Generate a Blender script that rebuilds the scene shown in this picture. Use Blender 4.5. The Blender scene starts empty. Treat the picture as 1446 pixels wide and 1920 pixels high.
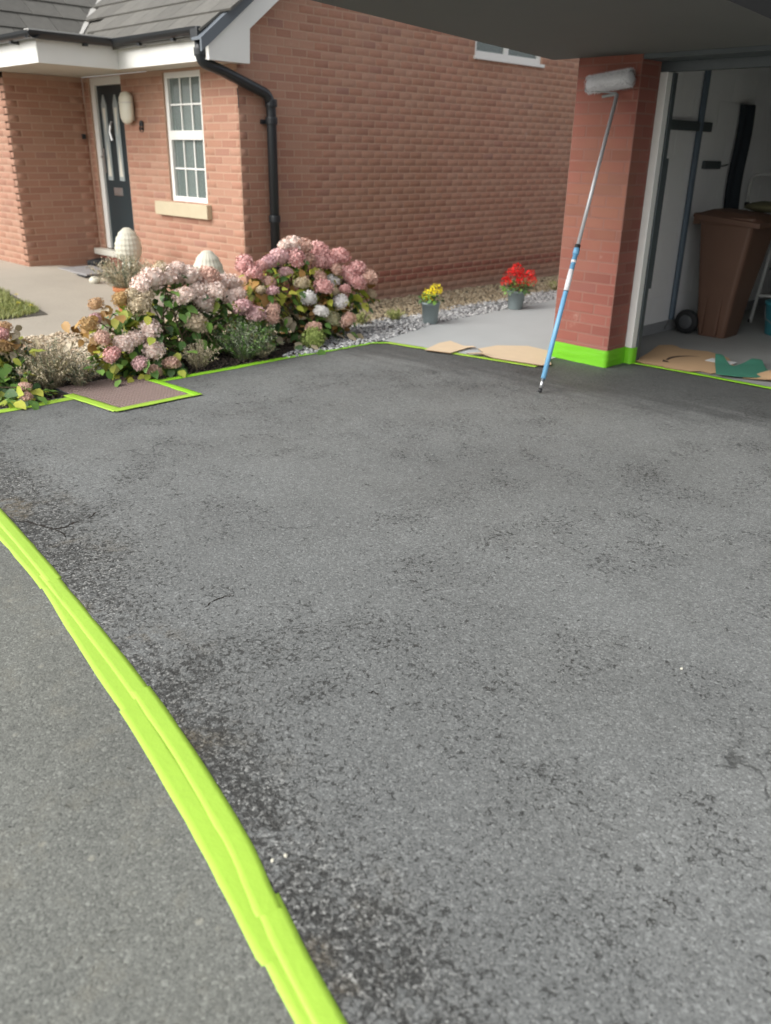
import bpy, bmesh, math, random
import numpy as np
from mathutils import Vector, Matrix, Quaternion, noise

random.seed(11)
rng = np.random.default_rng(7)
S = bpy.context.scene
COL = S.collection
R = math.radians

# ------------------------------------------------------------------ camera
CAM = Vector((6.518, -4.654, 1.45))
PITCH, ROLL = R(23.2), R(1.1)
s2 = math.sqrt(.5)
fwd = Vector((-s2*math.cos(PITCH), s2*math.cos(PITCH), -math.sin(PITCH)))
r0 = Vector((s2, s2, 0)); u0 = r0.cross(fwd)
rr = math.cos(ROLL)*r0 + math.sin(ROLL)*u0
uu = -math.sin(ROLL)*r0 + math.cos(ROLL)*u0
cd = bpy.data.cameras.new("camera"); cam = bpy.data.objects.new("camera", cd); COL.objects.link(cam)
M = Matrix((rr, uu, -fwd)).transposed().to_4x4(); M.translation = CAM
cam.matrix_world = M
cd.sensor_fit = 'VERTICAL'; cd.sensor_height = 24; cd.lens = 24*1570/1920
cd.clip_start = .05; cd.clip_end = 500
cd.dof.use_dof = True; cd.dof.focus_distance = 3.3; cd.dof.aperture_fstop = 1.7
S.camera = cam

# ------------------------------------------------------------------ light
w = bpy.data.worlds.new("World"); S.world = w; w.use_nodes = True
nt = w.node_tree; nt.nodes.clear()
sky = nt.nodes.new('ShaderNodeTexSky'); sky.sky_type = 'NISHITA'; sky.sun_disc = False
SUN_EL, SUN_AZ = R(38), R(196)       # azimuth clockwise from +Y
sky.sun_elevation = SUN_EL; sky.sun_rotation = SUN_AZ
sky.air_density = 1.0; sky.dust_density = 4.0; sky.ozone_density = 1.0
hs = nt.nodes.new('ShaderNodeHueSaturation'); hs.inputs['Saturation'].default_value = .22
bg = nt.nodes.new('ShaderNodeBackground'); bg.inputs['Strength'].default_value = .15
ow = nt.nodes.new('ShaderNodeOutputWorld')
nt.links.new(sky.outputs[0], hs.inputs['Color']); nt.links.new(hs.outputs[0], bg.inputs[0]); nt.links.new(bg.outputs[0], ow.inputs[0])
sd = bpy.data.lights.new("sun", 'SUN'); sd.energy = .85; sd.angle = R(60); sd.color = (1, .965, .91)
so = bpy.data.objects.new("sun", sd); COL.objects.link(so)
sdir = Vector((math.sin(SUN_AZ)*math.cos(SUN_EL), math.cos(SUN_AZ)*math.cos(SUN_EL), math.sin(SUN_EL)))
so.rotation_euler = sdir.to_track_quat('Z', 'Y').to_euler(); so.location = (0, -5, 8)
S.view_settings.view_transform = 'Standard'; S.view_settings.look = 'None'
S.view_settings.exposure = .74; S.view_settings.gamma = 1; S.view_settings.use_curve_mapping = False

# ------------------------------------------------------------------ materials
class NT:
    def __init__(s, name):
        s.m = bpy.data.materials.new(name); s.m.use_nodes = True
        s.t = s.m.node_tree; s.b = s.t.nodes['Principled BSDF']
    def n(s, kind, **kw):
        nd = s.t.nodes.new('ShaderNode'+kind)
        for k, v in kw.items(): setattr(nd, k, v)
        return nd
    def l(s, a, b): s.t.links.new(a, b)
    def val(s, sock, v):
        if hasattr(v, 'is_linked') or isinstance(v, bpy.types.NodeSocket): s.l(v, sock)
        else: sock.default_value = v
    def coord(s): return s.n('TexCoord').outputs['Object']
    def noise(s, scale, detail=4, rough=.55, vec=None, dist=0):
        nd = s.n('TexNoise'); nd.inputs['Scale'].default_value = scale; nd.inputs['Detail'].default_value = detail
        nd.inputs['Roughness'].default_value = rough; nd.inputs['Distortion'].default_value = dist
        s.l(vec if vec is not None else s.coord(), nd.inputs['Vector']); return nd.outputs['Fac']
    def vor(s, scale, feature='F1', vec=None, rnd=1):
        nd = s.n('TexVoronoi', feature=feature); nd.inputs['Scale'].default_value = scale; nd.inputs['Randomness'].default_value = rnd
        s.l(vec if vec is not None else s.coord(), nd.inputs['Vector']); return nd
    def mp(s, v, a, b, c=0, d=1, smooth=True):
        nd = s.n('MapRange'); nd.interpolation_type = 'SMOOTHSTEP' if smooth else 'LINEAR'
        s.l(v, nd.inputs['Value'])
        for k, x in zip(('From Min', 'From Max', 'To Min', 'To Max'), (a, b, c, d)): nd.inputs[k].default_value = x
        return nd.outputs[0]
    def math(s, op, a, b=0, c=0):
        nd = s.n('Math', operation=op); s.val(nd.inputs[0], a); s.val(nd.inputs[1], b); s.val(nd.inputs[2], c); return nd.outputs[0]
    def mix(s, f, a, b, mode='MIX'):
        nd = s.n('MixRGB', blend_type=mode); s.val(nd.inputs[0], f)
        for i, v in ((1, a), (2, b)):
            if isinstance(v, tuple): nd.inputs[i].default_value = (*v, 1) if len(v) == 3 else v
            else: s.l(v, nd.inputs[i])
        return nd.outputs[0]
    def ramp(s, f, stops):
        nd = s.n('ValToRGB'); cr = nd.color_ramp
        while len(cr.elements) < len(stops): cr.elements.new(.5)
        for e, (p, c) in zip(cr.elements, stops): e.position = p; e.color = (*c, 1)
        s.val(nd.inputs[0], f); return nd.outputs[0]
    def bump(s, h, dist=.01, strength=1, prev=None):
        nd = s.n('Bump'); nd.inputs['Strength'].default_value = strength; nd.inputs['Distance'].default_value = dist
        s.l(h, nd.inputs['Height'])
        if prev is not None: s.l(prev, nd.inputs['Normal'])
        return nd.outputs[0]
    def done(s, col=None, rough=None, nrm=None, **kw):
        if col is not None:
            if isinstance(col, tuple): s.b.inputs['Base Color'].default_value = (*col, 1)
            else: s.l(col, s.b.inputs['Base Color'])
        if rough is not None: s.val(s.b.inputs['Roughness'], rough)
        if nrm is not None: s.l(nrm, s.b.inputs['Normal'])
        for k, v in kw.items(): s.val(s.b.inputs[k.replace('_', ' ')], v)
        return s.m

def simple(name, col, rough=.6, var=.12, scale=6, bump=0, bscale=60, rnd=0, **kw):
    g = NT(name); f = g.noise(scale, 5, .6)
    a = tuple(c*(1-var) for c in col); b = tuple(min(1, c*(1+var)) for c in col)
    c = g.mix(f, a, b)
    if rnd:
        oi = g.n('ObjectInfo').outputs['Random']
        k = g.mp(oi, 0, 1, 1-rnd, 1+rnd, False)
        vm = g.n('VectorMath', operation='SCALE'); g.l(c, vm.inputs[0]); g.l(k, vm.inputs['Scale']); c = vm.outputs[0]
    nr = None
    if bump: nr = g.bump(g.noise(bscale, 4), bump, .6)
    return g.done(c, rough, nr, **kw)

def asphalt(name, film, dark, patchy, worn):
    g = NT(name); co = g.coord()
    wob = g.n('VectorMath', operation='ADD')
    # aggregate
    v1 = g.vor(140, vec=co); v2 = g.vor(280, vec=co)
    sep = g.n('SeparateColor'); g.l(v1.outputs['Color'], sep.inputs[0])
    sep2 = g.n('SeparateColor'); g.l(v2.outputs['Color'], sep2.inputs[0])
    n_big = g.noise(.55, 5, .6, co); n_mid = g.noise(2.6, 8, .68, co); n_f = g.noise(22, 6, .7, co); n_ff = g.noise(90, 4, .7, co)
    # where the binder has worn off
    pm = g.math('ADD', g.math('MULTIPLY', n_big, .55), g.math('MULTIPLY', n_mid, .6))
    pm = g.math('ADD', pm, g.math('MULTIPLY', n_f, .42))
    mask = g.mp(pm, patchy, patchy+.16)
    xyz = g.n('SeparateXYZ'); g.l(co, xyz.inputs[0])
    if worn:
        # crumbling strip along the joint with the footway
        d = g.math('ADD', xyz.outputs['Y'], g.math('MULTIPLY', xyz.outputs['X'], .178))
        d = g.math('ADD', d, 2.95)
        d2 = g.math('SUBTRACT', d, g.math('MULTIPLY', g.noise(1.5, 7, .72, co), .62))
        strip = g.mp(d2, -.24, .10, 1, 0)
        strip = g.math('MULTIPLY', strip, g.mp(g.math('ADD', n_f, g.math('MULTIPLY', n_mid, .6)), .62, .86))
        mask = g.math('MAXIMUM', mask, strip)
    # film colour: slightly mottled grey
    fc = g.mix(g.mp(n_mid, .3, .7), tuple(c*.9 for c in film), tuple(c*1.1 for c in film))
    fc = g.mix(g.mp(g.noise(.9, 3, .5, co), .45, .7), fc, g.mix(.5, fc, (film[0]*1.12, film[1]*1.07, film[2]*.98)))
    blot = g.mp(g.noise(30, 7, .78, co), .38, .64, .80, 1.20); vb = g.n('VectorMath', operation='SCALE'); g.l(fc, vb.inputs[0]); g.l(blot, vb.inputs['Scale']); fc = vb.outputs[0]
    st1 = g.ramp(sep.outputs[0], [(0, tuple(c*.48 for c in film)), (.35, tuple(c*.9 for c in film)), (.85, tuple(c*1.2 for c in film)), (1, tuple(min(1, c*2.1) for c in film))])
    fc = g.mix(.72, fc, st1)
    stn = g.ramp(sep2.outputs[1], [(0, tuple(c*.5 for c in film)), (.55, film), (1, tuple(c*1.7 for c in film))])
    fc = g.mix(.35, fc, stn)
    # bare aggregate: darker, contrasty, brownish in places
    agg = g.ramp(sep.outputs[1], [(0, tuple(c*.35 for c in dark)), (.45, dark), (.8, tuple(c*1.9 for c in dark)), (1, tuple(c*3.6 for c in dark))])
    agg = g.mix(g.mp(g.noise(3.1, 4, .6, co), .54, .68, 0, .6), agg, (.16, .115, .05))
    c = g.mix(mask, fc, agg)
    # crannies between the stones, gathered in patches
    cr1 = g.noise(48, 6, .72, co, .6); cr2 = g.noise(110, 5, .7, co, .4)
    area = g.math('ADD', g.math('MULTIPLY', g.mp(g.noise(1.15, 6, .66, co), .36, .66), .6), g.math('MULTIPLY', g.mp(g.noise(4.2, 6, .65, co), .40, .66), .5))
    area = g.math('ADD', area, g.math('MULTIPLY', mask, .55))
    area = g.math('MINIMUM', area, 1.25)
    if not worn: area = g.math('MULTIPLY', area, .30)
    else: area = g.math('MAXIMUM', area, g.math('MULTIPLY', g.mp(d, -.1, .9, 1.25, .0), g.mp(n_mid, .3, .6, .6, 1)))
    th1 = g.math('SUBTRACT', .655, g.math('MULTIPLY', area, .125)); th2 = g.math('SUBTRACT', .635, g.math('MULTIPLY', area, .10))
    p1 = g.mp(g.math('SUBTRACT', cr1, th1), 0, .035); p2 = g.mp(g.math('SUBTRACT', cr2, th2), 0, .05)
    pit = g.math('MAXIMUM', p1, g.math('MULTIPLY', p2, .7))
    c = g.mix(g.math('MULTIPLY', pit, .80), c, (.030, .030, .027))
    li = g.mp(g.noise(85, 5, .75, co), .56, .72); c = g.mix(g.math('MULTIPLY', li, .30), c, tuple(min(1, x*1.9) for x in film))
    ndk = g.mp(g.noise(.8, 4, .6, co), .35, .7, .9, 1.08); vm = g.n('VectorMath', operation='SCALE'); g.l(c, vm.inputs[0]); g.l(ndk, vm.inputs['Scale']); c = vm.outputs[0]
    # hairline cracks
    dv = g.n('VectorMath', operation='ADD'); sc = g.n('VectorMath', operation='SCALE'); sc.inputs['Scale'].default_value = .35
    nz = g.n('TexNoise'); nz.inputs['Scale'].default_value = 3.5; nz.inputs['Detail'].default_value = 8; g.l(co, nz.inputs['Vector'])
    g.l(nz.outputs['Color'], sc.inputs[0]); g.l(co, dv.inputs[0]); g.l(sc.outputs[0], dv.inputs[1])
    ev = g.vor(1.25, 'DISTANCE_TO_EDGE', dv.outputs[0])
    crack = g.math('MULTIPLY', g.mp(ev.outputs['Distance'], .001, .0075, 1, 0), g.mp(g.noise(1.4, 3, .5, co), .60, .68))
    crack = g.math('MULTIPLY', crack, g.mp(n_f, .35, .55)); crack = g.math('MULTIPLY', crack, .75 if worn else .15)
    c = g.mix(crack, c, tuple(x*.35 for x in dark))
    # pale chips
    chip = g.math('MULTIPLY', g.math('GREATER_THAN', sep2.outputs[2], .985), g.mp(v2.outputs['Distance'], .45, .25))
    c = g.mix(g.math('MULTIPLY', chip, .7), c, (.5, .5, .46))
    if worn:   # fresh coat already cut in with a brush along the far edges
        tl = g.math('SUBTRACT', xyz.outputs['Y'], g.math('MULTIPLY', xyz.outputs['X'], .175))
        str_ = g.n('VectorMath', operation='MULTIPLY'); g.l(co, str_.inputs[0]); str_.inputs[1].default_value = (1, 4.5, 1)
        e = g.math('ADD', tl, g.math('MULTIPLY', g.math('SUBTRACT', g.noise(1.6, 6, .7, str_.outputs[0]), .5), 1.5))
        coat = g.mp(e, -.78, -.2, 0, .72)
        side = g.math('ADD', g.math('MULTIPLY', xyz.outputs['X'], -1), g.math('MULTIPLY', n_mid, .5)); coat = g.math('MAXIMUM', coat, g.mp(side, -1.75, -1.25, 0, .42))
        c = g.mix(coat, c, g.mix(.78, c, (.030, .031, .030)))
    else:
        bl = g.vor(26, vec=co); bc = g.n('SeparateColor'); g.l(bl.outputs['Color'], bc.inputs[0])
        sp_ = g.math('MULTIPLY', g.math('GREATER_THAN', bc.outputs[0], .93), g.mp(g.math('ADD', bl.outputs['Distance'], g.math('MULTIPLY', n_ff, .35)), .50, .30))
        c = g.mix(g.math('MULTIPLY', sp_, .42), c, (.38, .37, .30))
        c = g.mix(g.mp(g.noise(6, 7, .75, co), .50, .68, 0, .35), c, (.22, .21, .165))
    # relief
    h = g.math('ADD', g.math('MULTIPLY', v1.outputs['Distance'], -.42), g.math('MULTIPLY', v2.outputs['Distance'], -.2))
    h = g.math('ADD', h, g.math('MULTIPLY', n_f, .9)); h = g.math('ADD', h, g.math('MULTIPLY', n_ff, .35))
    h = g.math('SUBTRACT', h, g.math('MULTIPLY', pit, .5)); h = g.math('SUBTRACT', h, crack)
    amp = g.math('ADD', g.math('MULTIPLY', mask, .9), .45)
    h = g.math('MULTIPLY', h, amp); h = g.math('SUBTRACT', h, g.math('MULTIPLY', mask, .5))
    nr = g.bump(h, .0045, 1)
    return g.done(c, g.mp(n_mid, .3, .7, .58, .74), nr, Specular_IOR_Level=.42)

M_drive = asphalt("driveway_asphalt", (.168, .175, .169), (.112, .113, .106), .92, True)
M_foot = asphalt("footway_asphalt", (.158, .163, .145), (.108, .11, .096), 1.12, False)

def brick_mat(name, ramp, src, dirt=.15):
    g = NT(name)
    if src == 'obj': f = g.n('ObjectInfo').outputs['Random']
    else: f = g.n('NewGeometry').outputs['Random Per Island']
    c = g.ramp(f, ramp)
    geo = g.n('NewGeometry'); P = geo.outputs['Position']
    c = g.mix(g.mp(g.noise(1.1, 4, .6, P), .35, .75, 0, dirt), c, (.42, .30, .20))
    c = g.mix(.10 if dirt > .1 else .0, c, (.42, .27, .21))
    c = g.mix(g.mp(g.noise(45, 4, .7, P), .3, .8, 0, .25), c, g.mix(.6, c, (.2, .09, .06)))
    xyz = g.n('SeparateXYZ'); g.l(P, xyz.inputs[0])
    c = g.mix(g.mp(g.noise(.7, 5, .6, P), .45, .72, 0, .4), c, (.30, .165, .095))
    c = g.mix(g.mp(g.noise(2.2, 6, .75, P), .60, .74, 0, .38), c, (.56, .42, .34))
    # salts above the damp course
    z = g.math('ADD', xyz.outputs['Z'], g.math('MULTIPLY', g.noise(3, 3, .5, P), .08))
    c = g.mix(g.mp(z, .10, .20, .35, 0), c, (.34, .27, .22))
    pb_ = g.math('MULTIPLY', g.math('MULTIPLY', g.mp(z, .215, .235), g.mp(z, .33, .35, 1, 0)), g.math('GREATER_THAN', xyz.outputs['X'], -.03))
    c = g.mix(g.math('MULTIPLY', pb_, .75 if dirt > .1 else 0.), c, (.30, .105, .075))
    c = g.mix(g.math('MULTIPLY', g.mp(g.noise(7, 3, .5, P), .68, .78), .35), c, (.55, .45, .4))
    nr = g.bump(g.noise(120, 5, .7, P), .002, .7)
    return g.done(c, .88, nr)
HB = [(0, (.34, .165, .112)), (.2, (.385, .187, .122)), (.45, (.41, .212, .142)), (.7, (.42, .235, .162)), (.9, (.39, .187, .122)), (1, (.32, .165, .125))]
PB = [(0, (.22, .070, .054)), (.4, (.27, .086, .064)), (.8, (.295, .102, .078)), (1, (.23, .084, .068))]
M_hb = brick_mat("house_brick_single", HB, 'obj'); M_hbs = brick_mat("house_brick_field", HB, 'isl')
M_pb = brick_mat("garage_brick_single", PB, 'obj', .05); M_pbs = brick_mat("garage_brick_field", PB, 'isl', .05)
M_mort = simple("house_mortar", (.435, .28, .20), .95, .15, 5, .003, 90)
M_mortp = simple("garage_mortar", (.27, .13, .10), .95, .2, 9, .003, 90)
M_white = simple("white_upvc", (.78, .78, .74), .38, .04, 3)
M_cream = simple("cream_soffit", (.62, .60, .52), .5, .05, 3)
M_gut = simple("black_plastic_gutter", (.018, .021, .024), .38, .2, 5)
M_tile = simple("roof_tile_grey", (.135, .13, .115), .85, .25, 14, .004, 80, rnd=.14)
M_verge = simple("verge_cap_grey", (.13, .15, .17), .6, .15, 6)
M_lead = simple("valley_strip_pale", (.46, .45, .42), .6, .12, 6)
M_doorc = simple("door_dark_teal", (.018, .030, .035), .35, .15, 4)
M_chrome = simple("brushed_chrome", (.55, .56, .56), .3, .05, 20, Metallic=.9)
M_stone = simple("sill_stone", (.52, .45, .31), .85, .12, 9, .003, 70)
M_cast = simple("carved_cream_stone", (.60, .58, .48), .8, .08, 9)
M_dark = simple("dark_interior", (.02, .024, .024), .8, .2, 3)
M_curt = simple("curtain_voile", (.68, .72, .68), .9, .2, 12)
g = NT("window_glass"); g.done((.22, .27, .255), .06, None, Specular_IOR_Level=.8, Alpha=.5); M_glass = g.m
g = NT("frosted_glass"); g.done((.30, .34, .34), .35); M_frost = g.m
M_soil = simple("dark_soil", (.022, .018, .014), .95, .45, 22, .02, 26)
M_mulch = simple("soil_crumb", (.035, .026, .019), .95, .4, 30, rnd=.5)
M_floor = simple("garage_floor", (.30, .305, .295), .75, .14, 3, .002, 60)
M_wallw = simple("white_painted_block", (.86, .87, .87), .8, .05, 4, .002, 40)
M_wallg = simple("grey_skirting_paint", (.30, .31, .32), .8, .06, 6)
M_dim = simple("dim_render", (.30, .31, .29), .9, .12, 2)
M_overhead = simple("overhead_dark_grey", (.13, .137, .132), .75, .08, 2)  # shared by the garage roof and the added smudge slab
M_smudge = simple("painted_smudge_charcoal", (.028, .029, .028), .8, .1, 3)  # darkness put into the colour so lit smudge faces stay dark
M_steel = simple("dark_steel", (.07, .085, .09), .45, .2, 8)
M_galv = simple("galvanised_steel", (.30, .32, .32), .45, .12, 12, Metallic=.5)
M_bluepipe = simple("slate_blue_pipe", (.13, .175, .22), .5, .12, 9)
M_bin = simple("bin_brown_plastic", (.125, .066, .043), .55, .14, 5, .001, 90)
M_rub = simple("black_rubber", (.012, .013, .014), .7, .2, 12)
M_hub = simple("grey_hub_plastic", (.075, .08, .085), .5, .1, 12)
M_olive = simple("olive_cushion", (.095, .09, .045), .95, .3, 16, .006, 50)
M_ladder = simple("ladder_white_metal", (.55, .56, .54), .45, .08, 9)
M_grip = simple("black_plastic", (.02, .02, .022), .5, .2, 12)
M_blueplast = simple("turquoise_plastic", (.035, .20, .24), .45, .1, 6)
M_stripe = simple("grey_crate_plastic", (.045, .055, .055), .6, .2, 9)
M_card = simple("cardboard_tan", (.50, .33, .185), .9, .06, 12, .001, 90)
M_cardp = simple("cardboard_pale", (.66, .52, .35), .9, .06, 12, .001, 90)
M_cardg = simple("card_green", (.045, .20, .135), .8, .08, 8)
M_cardedge = simple("cardboard_core", (.16, .10, .055), .95, .2, 60)
M_ink = simple("printed_ink_brown", (.045, .025, .015), .8, .1, 40)
M_label = simple("paper_label_white", (.80, .80, .80), .7, .03, 30)
M_poleblue = simple("pole_blue", (.17, .40, .62), .35, .06, 20)
M_polesilver = simple("pole_silver", (.52, .52, .53), .35, .08, 20, Metallic=.35)
M_sticker = simple("pole_sticker_white", (.78, .77, .78), .5, .05, 60)
M_fleece = simple("roller_fleece", (.72, .72, .74), 1, .12, 40, .012, 160)
M_potg = simple("pot_grey_plastic", (.24, .29, .295), .55, .1, 9)
M_terra = simple("terracotta", (.52, .19, .075), .85, .12, 12, .002, 60)
M_mat = simple("door_mat_grey", (.27, .26, .255), .95, .25, 40, .006, 120)
M_stem = simple("woody_stem", (.10, .075, .04), .9, .3, 20)
M_path = simple("path_concrete", (.42, .44, .435), .85, .08, 2.2, .003, 50)
M_pave = simple("front_path_concrete", (.40, .36, .295), .88, .20, 1.6, .004, 30)
M_kerb = simple("edging_concrete", (.27, .25, .21), .9, .22, 6, .004, 50)
M_base = simple("ground_earth", (.10, .09, .07), .95, .3, 1)

def tape_mat(name, col, rough=.36):
    g = NT(name); co = g.coord()
    f = g.noise(5, 3, .5, co)
    c = g.mix(f, tuple(x*.93 for x in col), tuple(min(1, x*1.06) for x in col))
    h = g.math('ADD', g.noise(60, 3, .6, co), g.math('MULTIPLY', g.noise(14, 3, .6, co), 2))
    return g.done(c, rough, g.bump(h, .0012, .8), Specular_IOR_Level=.4)
M_tape = tape_mat("lime_masking_tape", (.375, .60, .066))
M_tapeshade = tape_mat("masking_tape_shaded", (.165, .50, .022))  # same tape as the lime one, pillar shade put into the colour
M_tapem = tape_mat("mid_green_masking_tape", (.30, .66, .035))

def stone_mat(name, stops, rough=.85):
    g = NT(name); f = g.n('NewGeometry').outputs['Random Per Island']
    c = g.ramp(f, stops)
    P = g.n('NewGeometry').outputs['Position']
    c = g.mix(g.mp(g.noise(160, 4, .6, P), .3, .7, 0, .3), c, g.mix(.5, c, (.9, .85, .75)))
    return g.done(c, rough)
M_gravb = stone_mat("beige_gravel_stone", [(0, (.28, .19, .11)), (.3, (.46, .36, .23)), (.6, (.60, .49, .34)), (.85, (.70, .62, .48)), (1, (.40, .22, .13))])
M_gravo = stone_mat("old_gravel_stone", [(0, (.13, .10, .05)), (.35, (.27, .20, .11)), (.7, (.38, .30, .18)), (1, (.50, .43, .30))])
M_gravg = stone_mat("grey_slate_chip", [(0, (.07, .075, .08)), (.3, (.22, .23, .24)), (.65, (.42, .43, .44)), (1, (.72, .72, .71))])

def petal_mat(name, a, b, tint):
    g = NT(name); f = g.n('NewGeometry').outputs['Random Per Island']; oi = g.n('ObjectInfo').outputs['Random']
    c = g.mix(f, a, b); c = g.mix(g.mp(oi, 0, 1, 0, .55), c, tint)
    return g.done(c, .75, None, Subsurface_Weight=0)
PET = {
 0: petal_mat("petal_blush", (.74, .54, .46), (.94, .83, .75), (.88, .70, .61)),
 1: petal_mat("petal_salmon", (.50, .28, .22), (.82, .58, .47), (.70, .46, .36)),
 2: petal_mat("petal_mauve", (.54, .28, .30), (.84, .60, .60), (.72, .48, .46)),
 3: petal_mat("petal_rose", (.54, .23, .22), (.86, .56, .52), (.76, .44, .40)),
 4: petal_mat("petal_white", (.70, .68, .64), (.84, .83, .79), (.80, .76, .76)),
 5: petal_mat("petal_cream", (.52, .42, .27), (.70, .60, .42), (.60, .48, .34)),
 6: petal_mat("petal_dry", (.38, .22, .08), (.60, .42, .18), (.55, .34, .22)),
 7: petal_mat("petal_green_cream", (.42, .42, .22), (.68, .66, .42), (.55, .52, .32)),
 8: petal_mat("petal_lime", (.17, .24, .05), (.40, .48, .14), (.30, .36, .10)),
}
M_red = petal_mat("petal_red", (.60, .006, .006), (.88, .02, .014), (.75, .008, .008))
M_yel = petal_mat("petal_yellow", (.85, .62, .01), (.95, .84, .03), (.90, .78, .02))
def leaf_mat(name, a, b):
    g = NT(name); oi = g.n('ObjectInfo').outputs['Random']; f = g.n('NewGeometry').outputs['Random Per Island']
    r = g.math('FRACT', g.math('ADD', oi, f))
    c = g.mix(r, a, b); c = g.mix(g.mp(g.noise(18, 3, .5), .55, .7, 0, .3), c, (.35, .30, .05))
    return g.done(c, .48, None)
LEAF = {'g': leaf_mat("leaf_green", (.075, .19, .034), (.20, .37, .07)),
        'y': leaf_mat("leaf_yellow_green", (.24, .31, .035), (.54, .54, .08)),
        'o': leaf_mat("leaf_dry_ochre", (.24, .13, .035), (.50, .29, .09)),
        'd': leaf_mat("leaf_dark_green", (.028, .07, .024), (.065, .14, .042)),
        'w': leaf_mat("leaf_sage", (.10, .13, .085), (.24, .26, .17)),
        'b': leaf_mat("leaf_straw", (.30, .25, .16), (.60, .51, .36)),
        'l': leaf_mat("leaf_grass", (.20, .26, .06), (.44, .44, .17))}

# ------------------------------------------------------------------ helpers
def tag(o, label=None, cat=None, group=None, kind=None):
    if label: o['label'] = label
    if cat: o['category'] = cat
    if group: o['group'] = group
    if kind: o['kind'] = kind
    return o
def thing(name, label, cat, loc=(0, 0, 0), rz=0, group=None):
    o = bpy.data.objects.new(name, None); COL.objects.link(o); o.empty_display_size = .1
    o.location = loc; o.rotation_euler = (0, 0, rz); return tag(o, label, cat, group)
def to_mesh(bm, name, mat, smooth=False):
    bmesh.ops.recalc_face_normals(bm, faces=bm.faces)
    me = bpy.data.meshes.new(name); bm.to_mesh(me); bm.free()
    if smooth:
        for p in me.polygons: p.use_smooth = True
    if mat: me.materials.append(mat)
    return me
def link(name, me, parent=None, world=True, loc=None, rot=None, scale=None):
    o = bpy.data.objects.new(name, me); COL.objects.link(o)
    if parent is not None:
        o.parent = parent
        if world and parent.parent is None and parent.type == 'EMPTY':
            o.matrix_parent_inverse = Matrix.Translation(-Vector(parent.location))
    if loc is not None: o.location = loc
    if rot is not None: o.rotation_euler = rot
    if scale is not None: o.scale = scale
    return o
def obj(name, bm, mat, parent=None, smooth=False, world=True, **kw):
    return link(name, to_mesh(bm, name, mat, smooth), parent, world, **kw)
def box(bm, x0, x1, y0, y1, z0, z1, bev=0):
    vs = [bm.verts.new((x, y, z)) for x in (x0, x1) for y in (y0, y1) for z in (z0, z1)]
    fs = [bm.faces.new([vs[i] for i in f]) for f in ((0, 1, 3, 2), (4, 6, 7, 5), (0, 4, 5, 1), (2, 3, 7, 6), (0, 2, 6, 4), (1, 5, 7, 3))]
    if bev:
        es = set(e for f in fs for e in f.edges)
        bmesh.ops.bevel(bm, geom=list(es), offset=bev, segments=2, affect='EDGES', profile=.6)
    return vs
def bx(name, mat, parent, x0, x1, y0, y1, z0, z1, bev=0, world=True):
    bm = bmesh.new(); box(bm, x0, x1, y0, y1, z0, z1, bev); return obj(name, bm, mat, parent, world=world)
def tube(bm, pts, rad, seg=10, caps=True):
    pts = [Vector(p) for p in pts]; n = len(pts)
    rads = rad if isinstance(rad, (list, tuple)) else [rad]*n
    rings = []; prev = None
    for i, p in enumerate(pts):
        t = (pts[min(i+1, n-1)]-pts[max(i-1, 0)]).normalized()
        a = t.orthogonal().normalized() if prev is None else (prev - t*prev.dot(t)).normalized()
        prev = a; b = t.cross(a)
        rings.append([bm.verts.new(p+(a*math.cos(2*math.pi*k/seg)+b*math.sin(2*math.pi*k/seg))*rads[i]) for k in range(seg)])
    for r1, r2 in zip(rings, rings[1:]):
        for k in range(seg): bm.faces.new((r1[k], r1[(k+1) % seg], r2[(k+1) % seg], r2[k]))
    if caps: bm.faces.new(rings[0]); bm.faces.new(rings[-1])
def bend(pts, r=.03, k=5):
    """round the corners of a polyline"""
    pts = [Vector(p) for p in pts]; out = [pts[0]]
    for a, b, c in zip(pts, pts[1:], pts[2:]):
        d1 = (a-b).normalized(); d2 = (c-b).normalized()
        for i in range(k+1):
            t = i/k; p = b+d1*r*(1-t)**2+d2*r*t**2
            out.append(p)
    out.append(pts[-1]); return out
def lathe(bm, prof, seg=24, c=(0, 0, 0), squash=1):
    rings = [[bm.verts.new((c[0]+r*math.cos(2*math.pi*k/seg), c[1]+r*squash*math.sin(2*math.pi*k/seg), c[2]+z)) for k in range(seg)] for r, z in prof]
    for a, b in zip(rings, rings[1:]):
        for k in range(seg): bm.faces.new((a[k], a[(k+1) % seg], b[(k+1) % seg], b[k]))
    bm.faces.new(rings[0]); bm.faces.new(rings[-1])
def prism(bm, poly, axis, a, b):
    """poly of 2-tuples extruded along axis between a and b"""
    def P(p, t):
        if axis == 'x': return (t, p[0], p[1])
        if axis == 'y': return (p[0], t, p[1])
        return (p[0], p[1], t)
    v1 = [bm.verts.new(P(p, a)) for p in poly]; v2 = [bm.verts.new(P(p, b)) for p in poly]
    n = len(poly); bm.faces.new(v1); bm.faces.new(v2[::-1])
    for i in range(n): bm.faces.new((v1[i], v1[(i+1) % n], v2[(i+1) % n], v2[i]))
def np_mesh(name, V, Fq, mat, smooth=False):
    me = bpy.data.meshes.new(name); V = np.asarray(V, dtype=np.float32); Fq = np.asarray(Fq, dtype=np.int32)
    k = Fq.shape[1]
    me.vertices.add(len(V)); me.vertices.foreach_set('co', V.ravel())
    me.loops.add(Fq.size); me.loops.foreach_set('vertex_index', Fq.ravel())
    me.polygons.add(len(Fq)); me.polygons.foreach_set('loop_start', np.arange(0, Fq.size, k, dtype=np.int32))
    try: me.polygons.foreach_set('loop_total', np.full(len(Fq), k, dtype=np.int32))
    except Exception: pass
    me.update(calc_edges=True); me.validate()
    if smooth:
        me.polygons.foreach_set('use_smooth', np.ones(len(Fq), dtype=bool))
    me.materials.append(mat); return me
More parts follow.
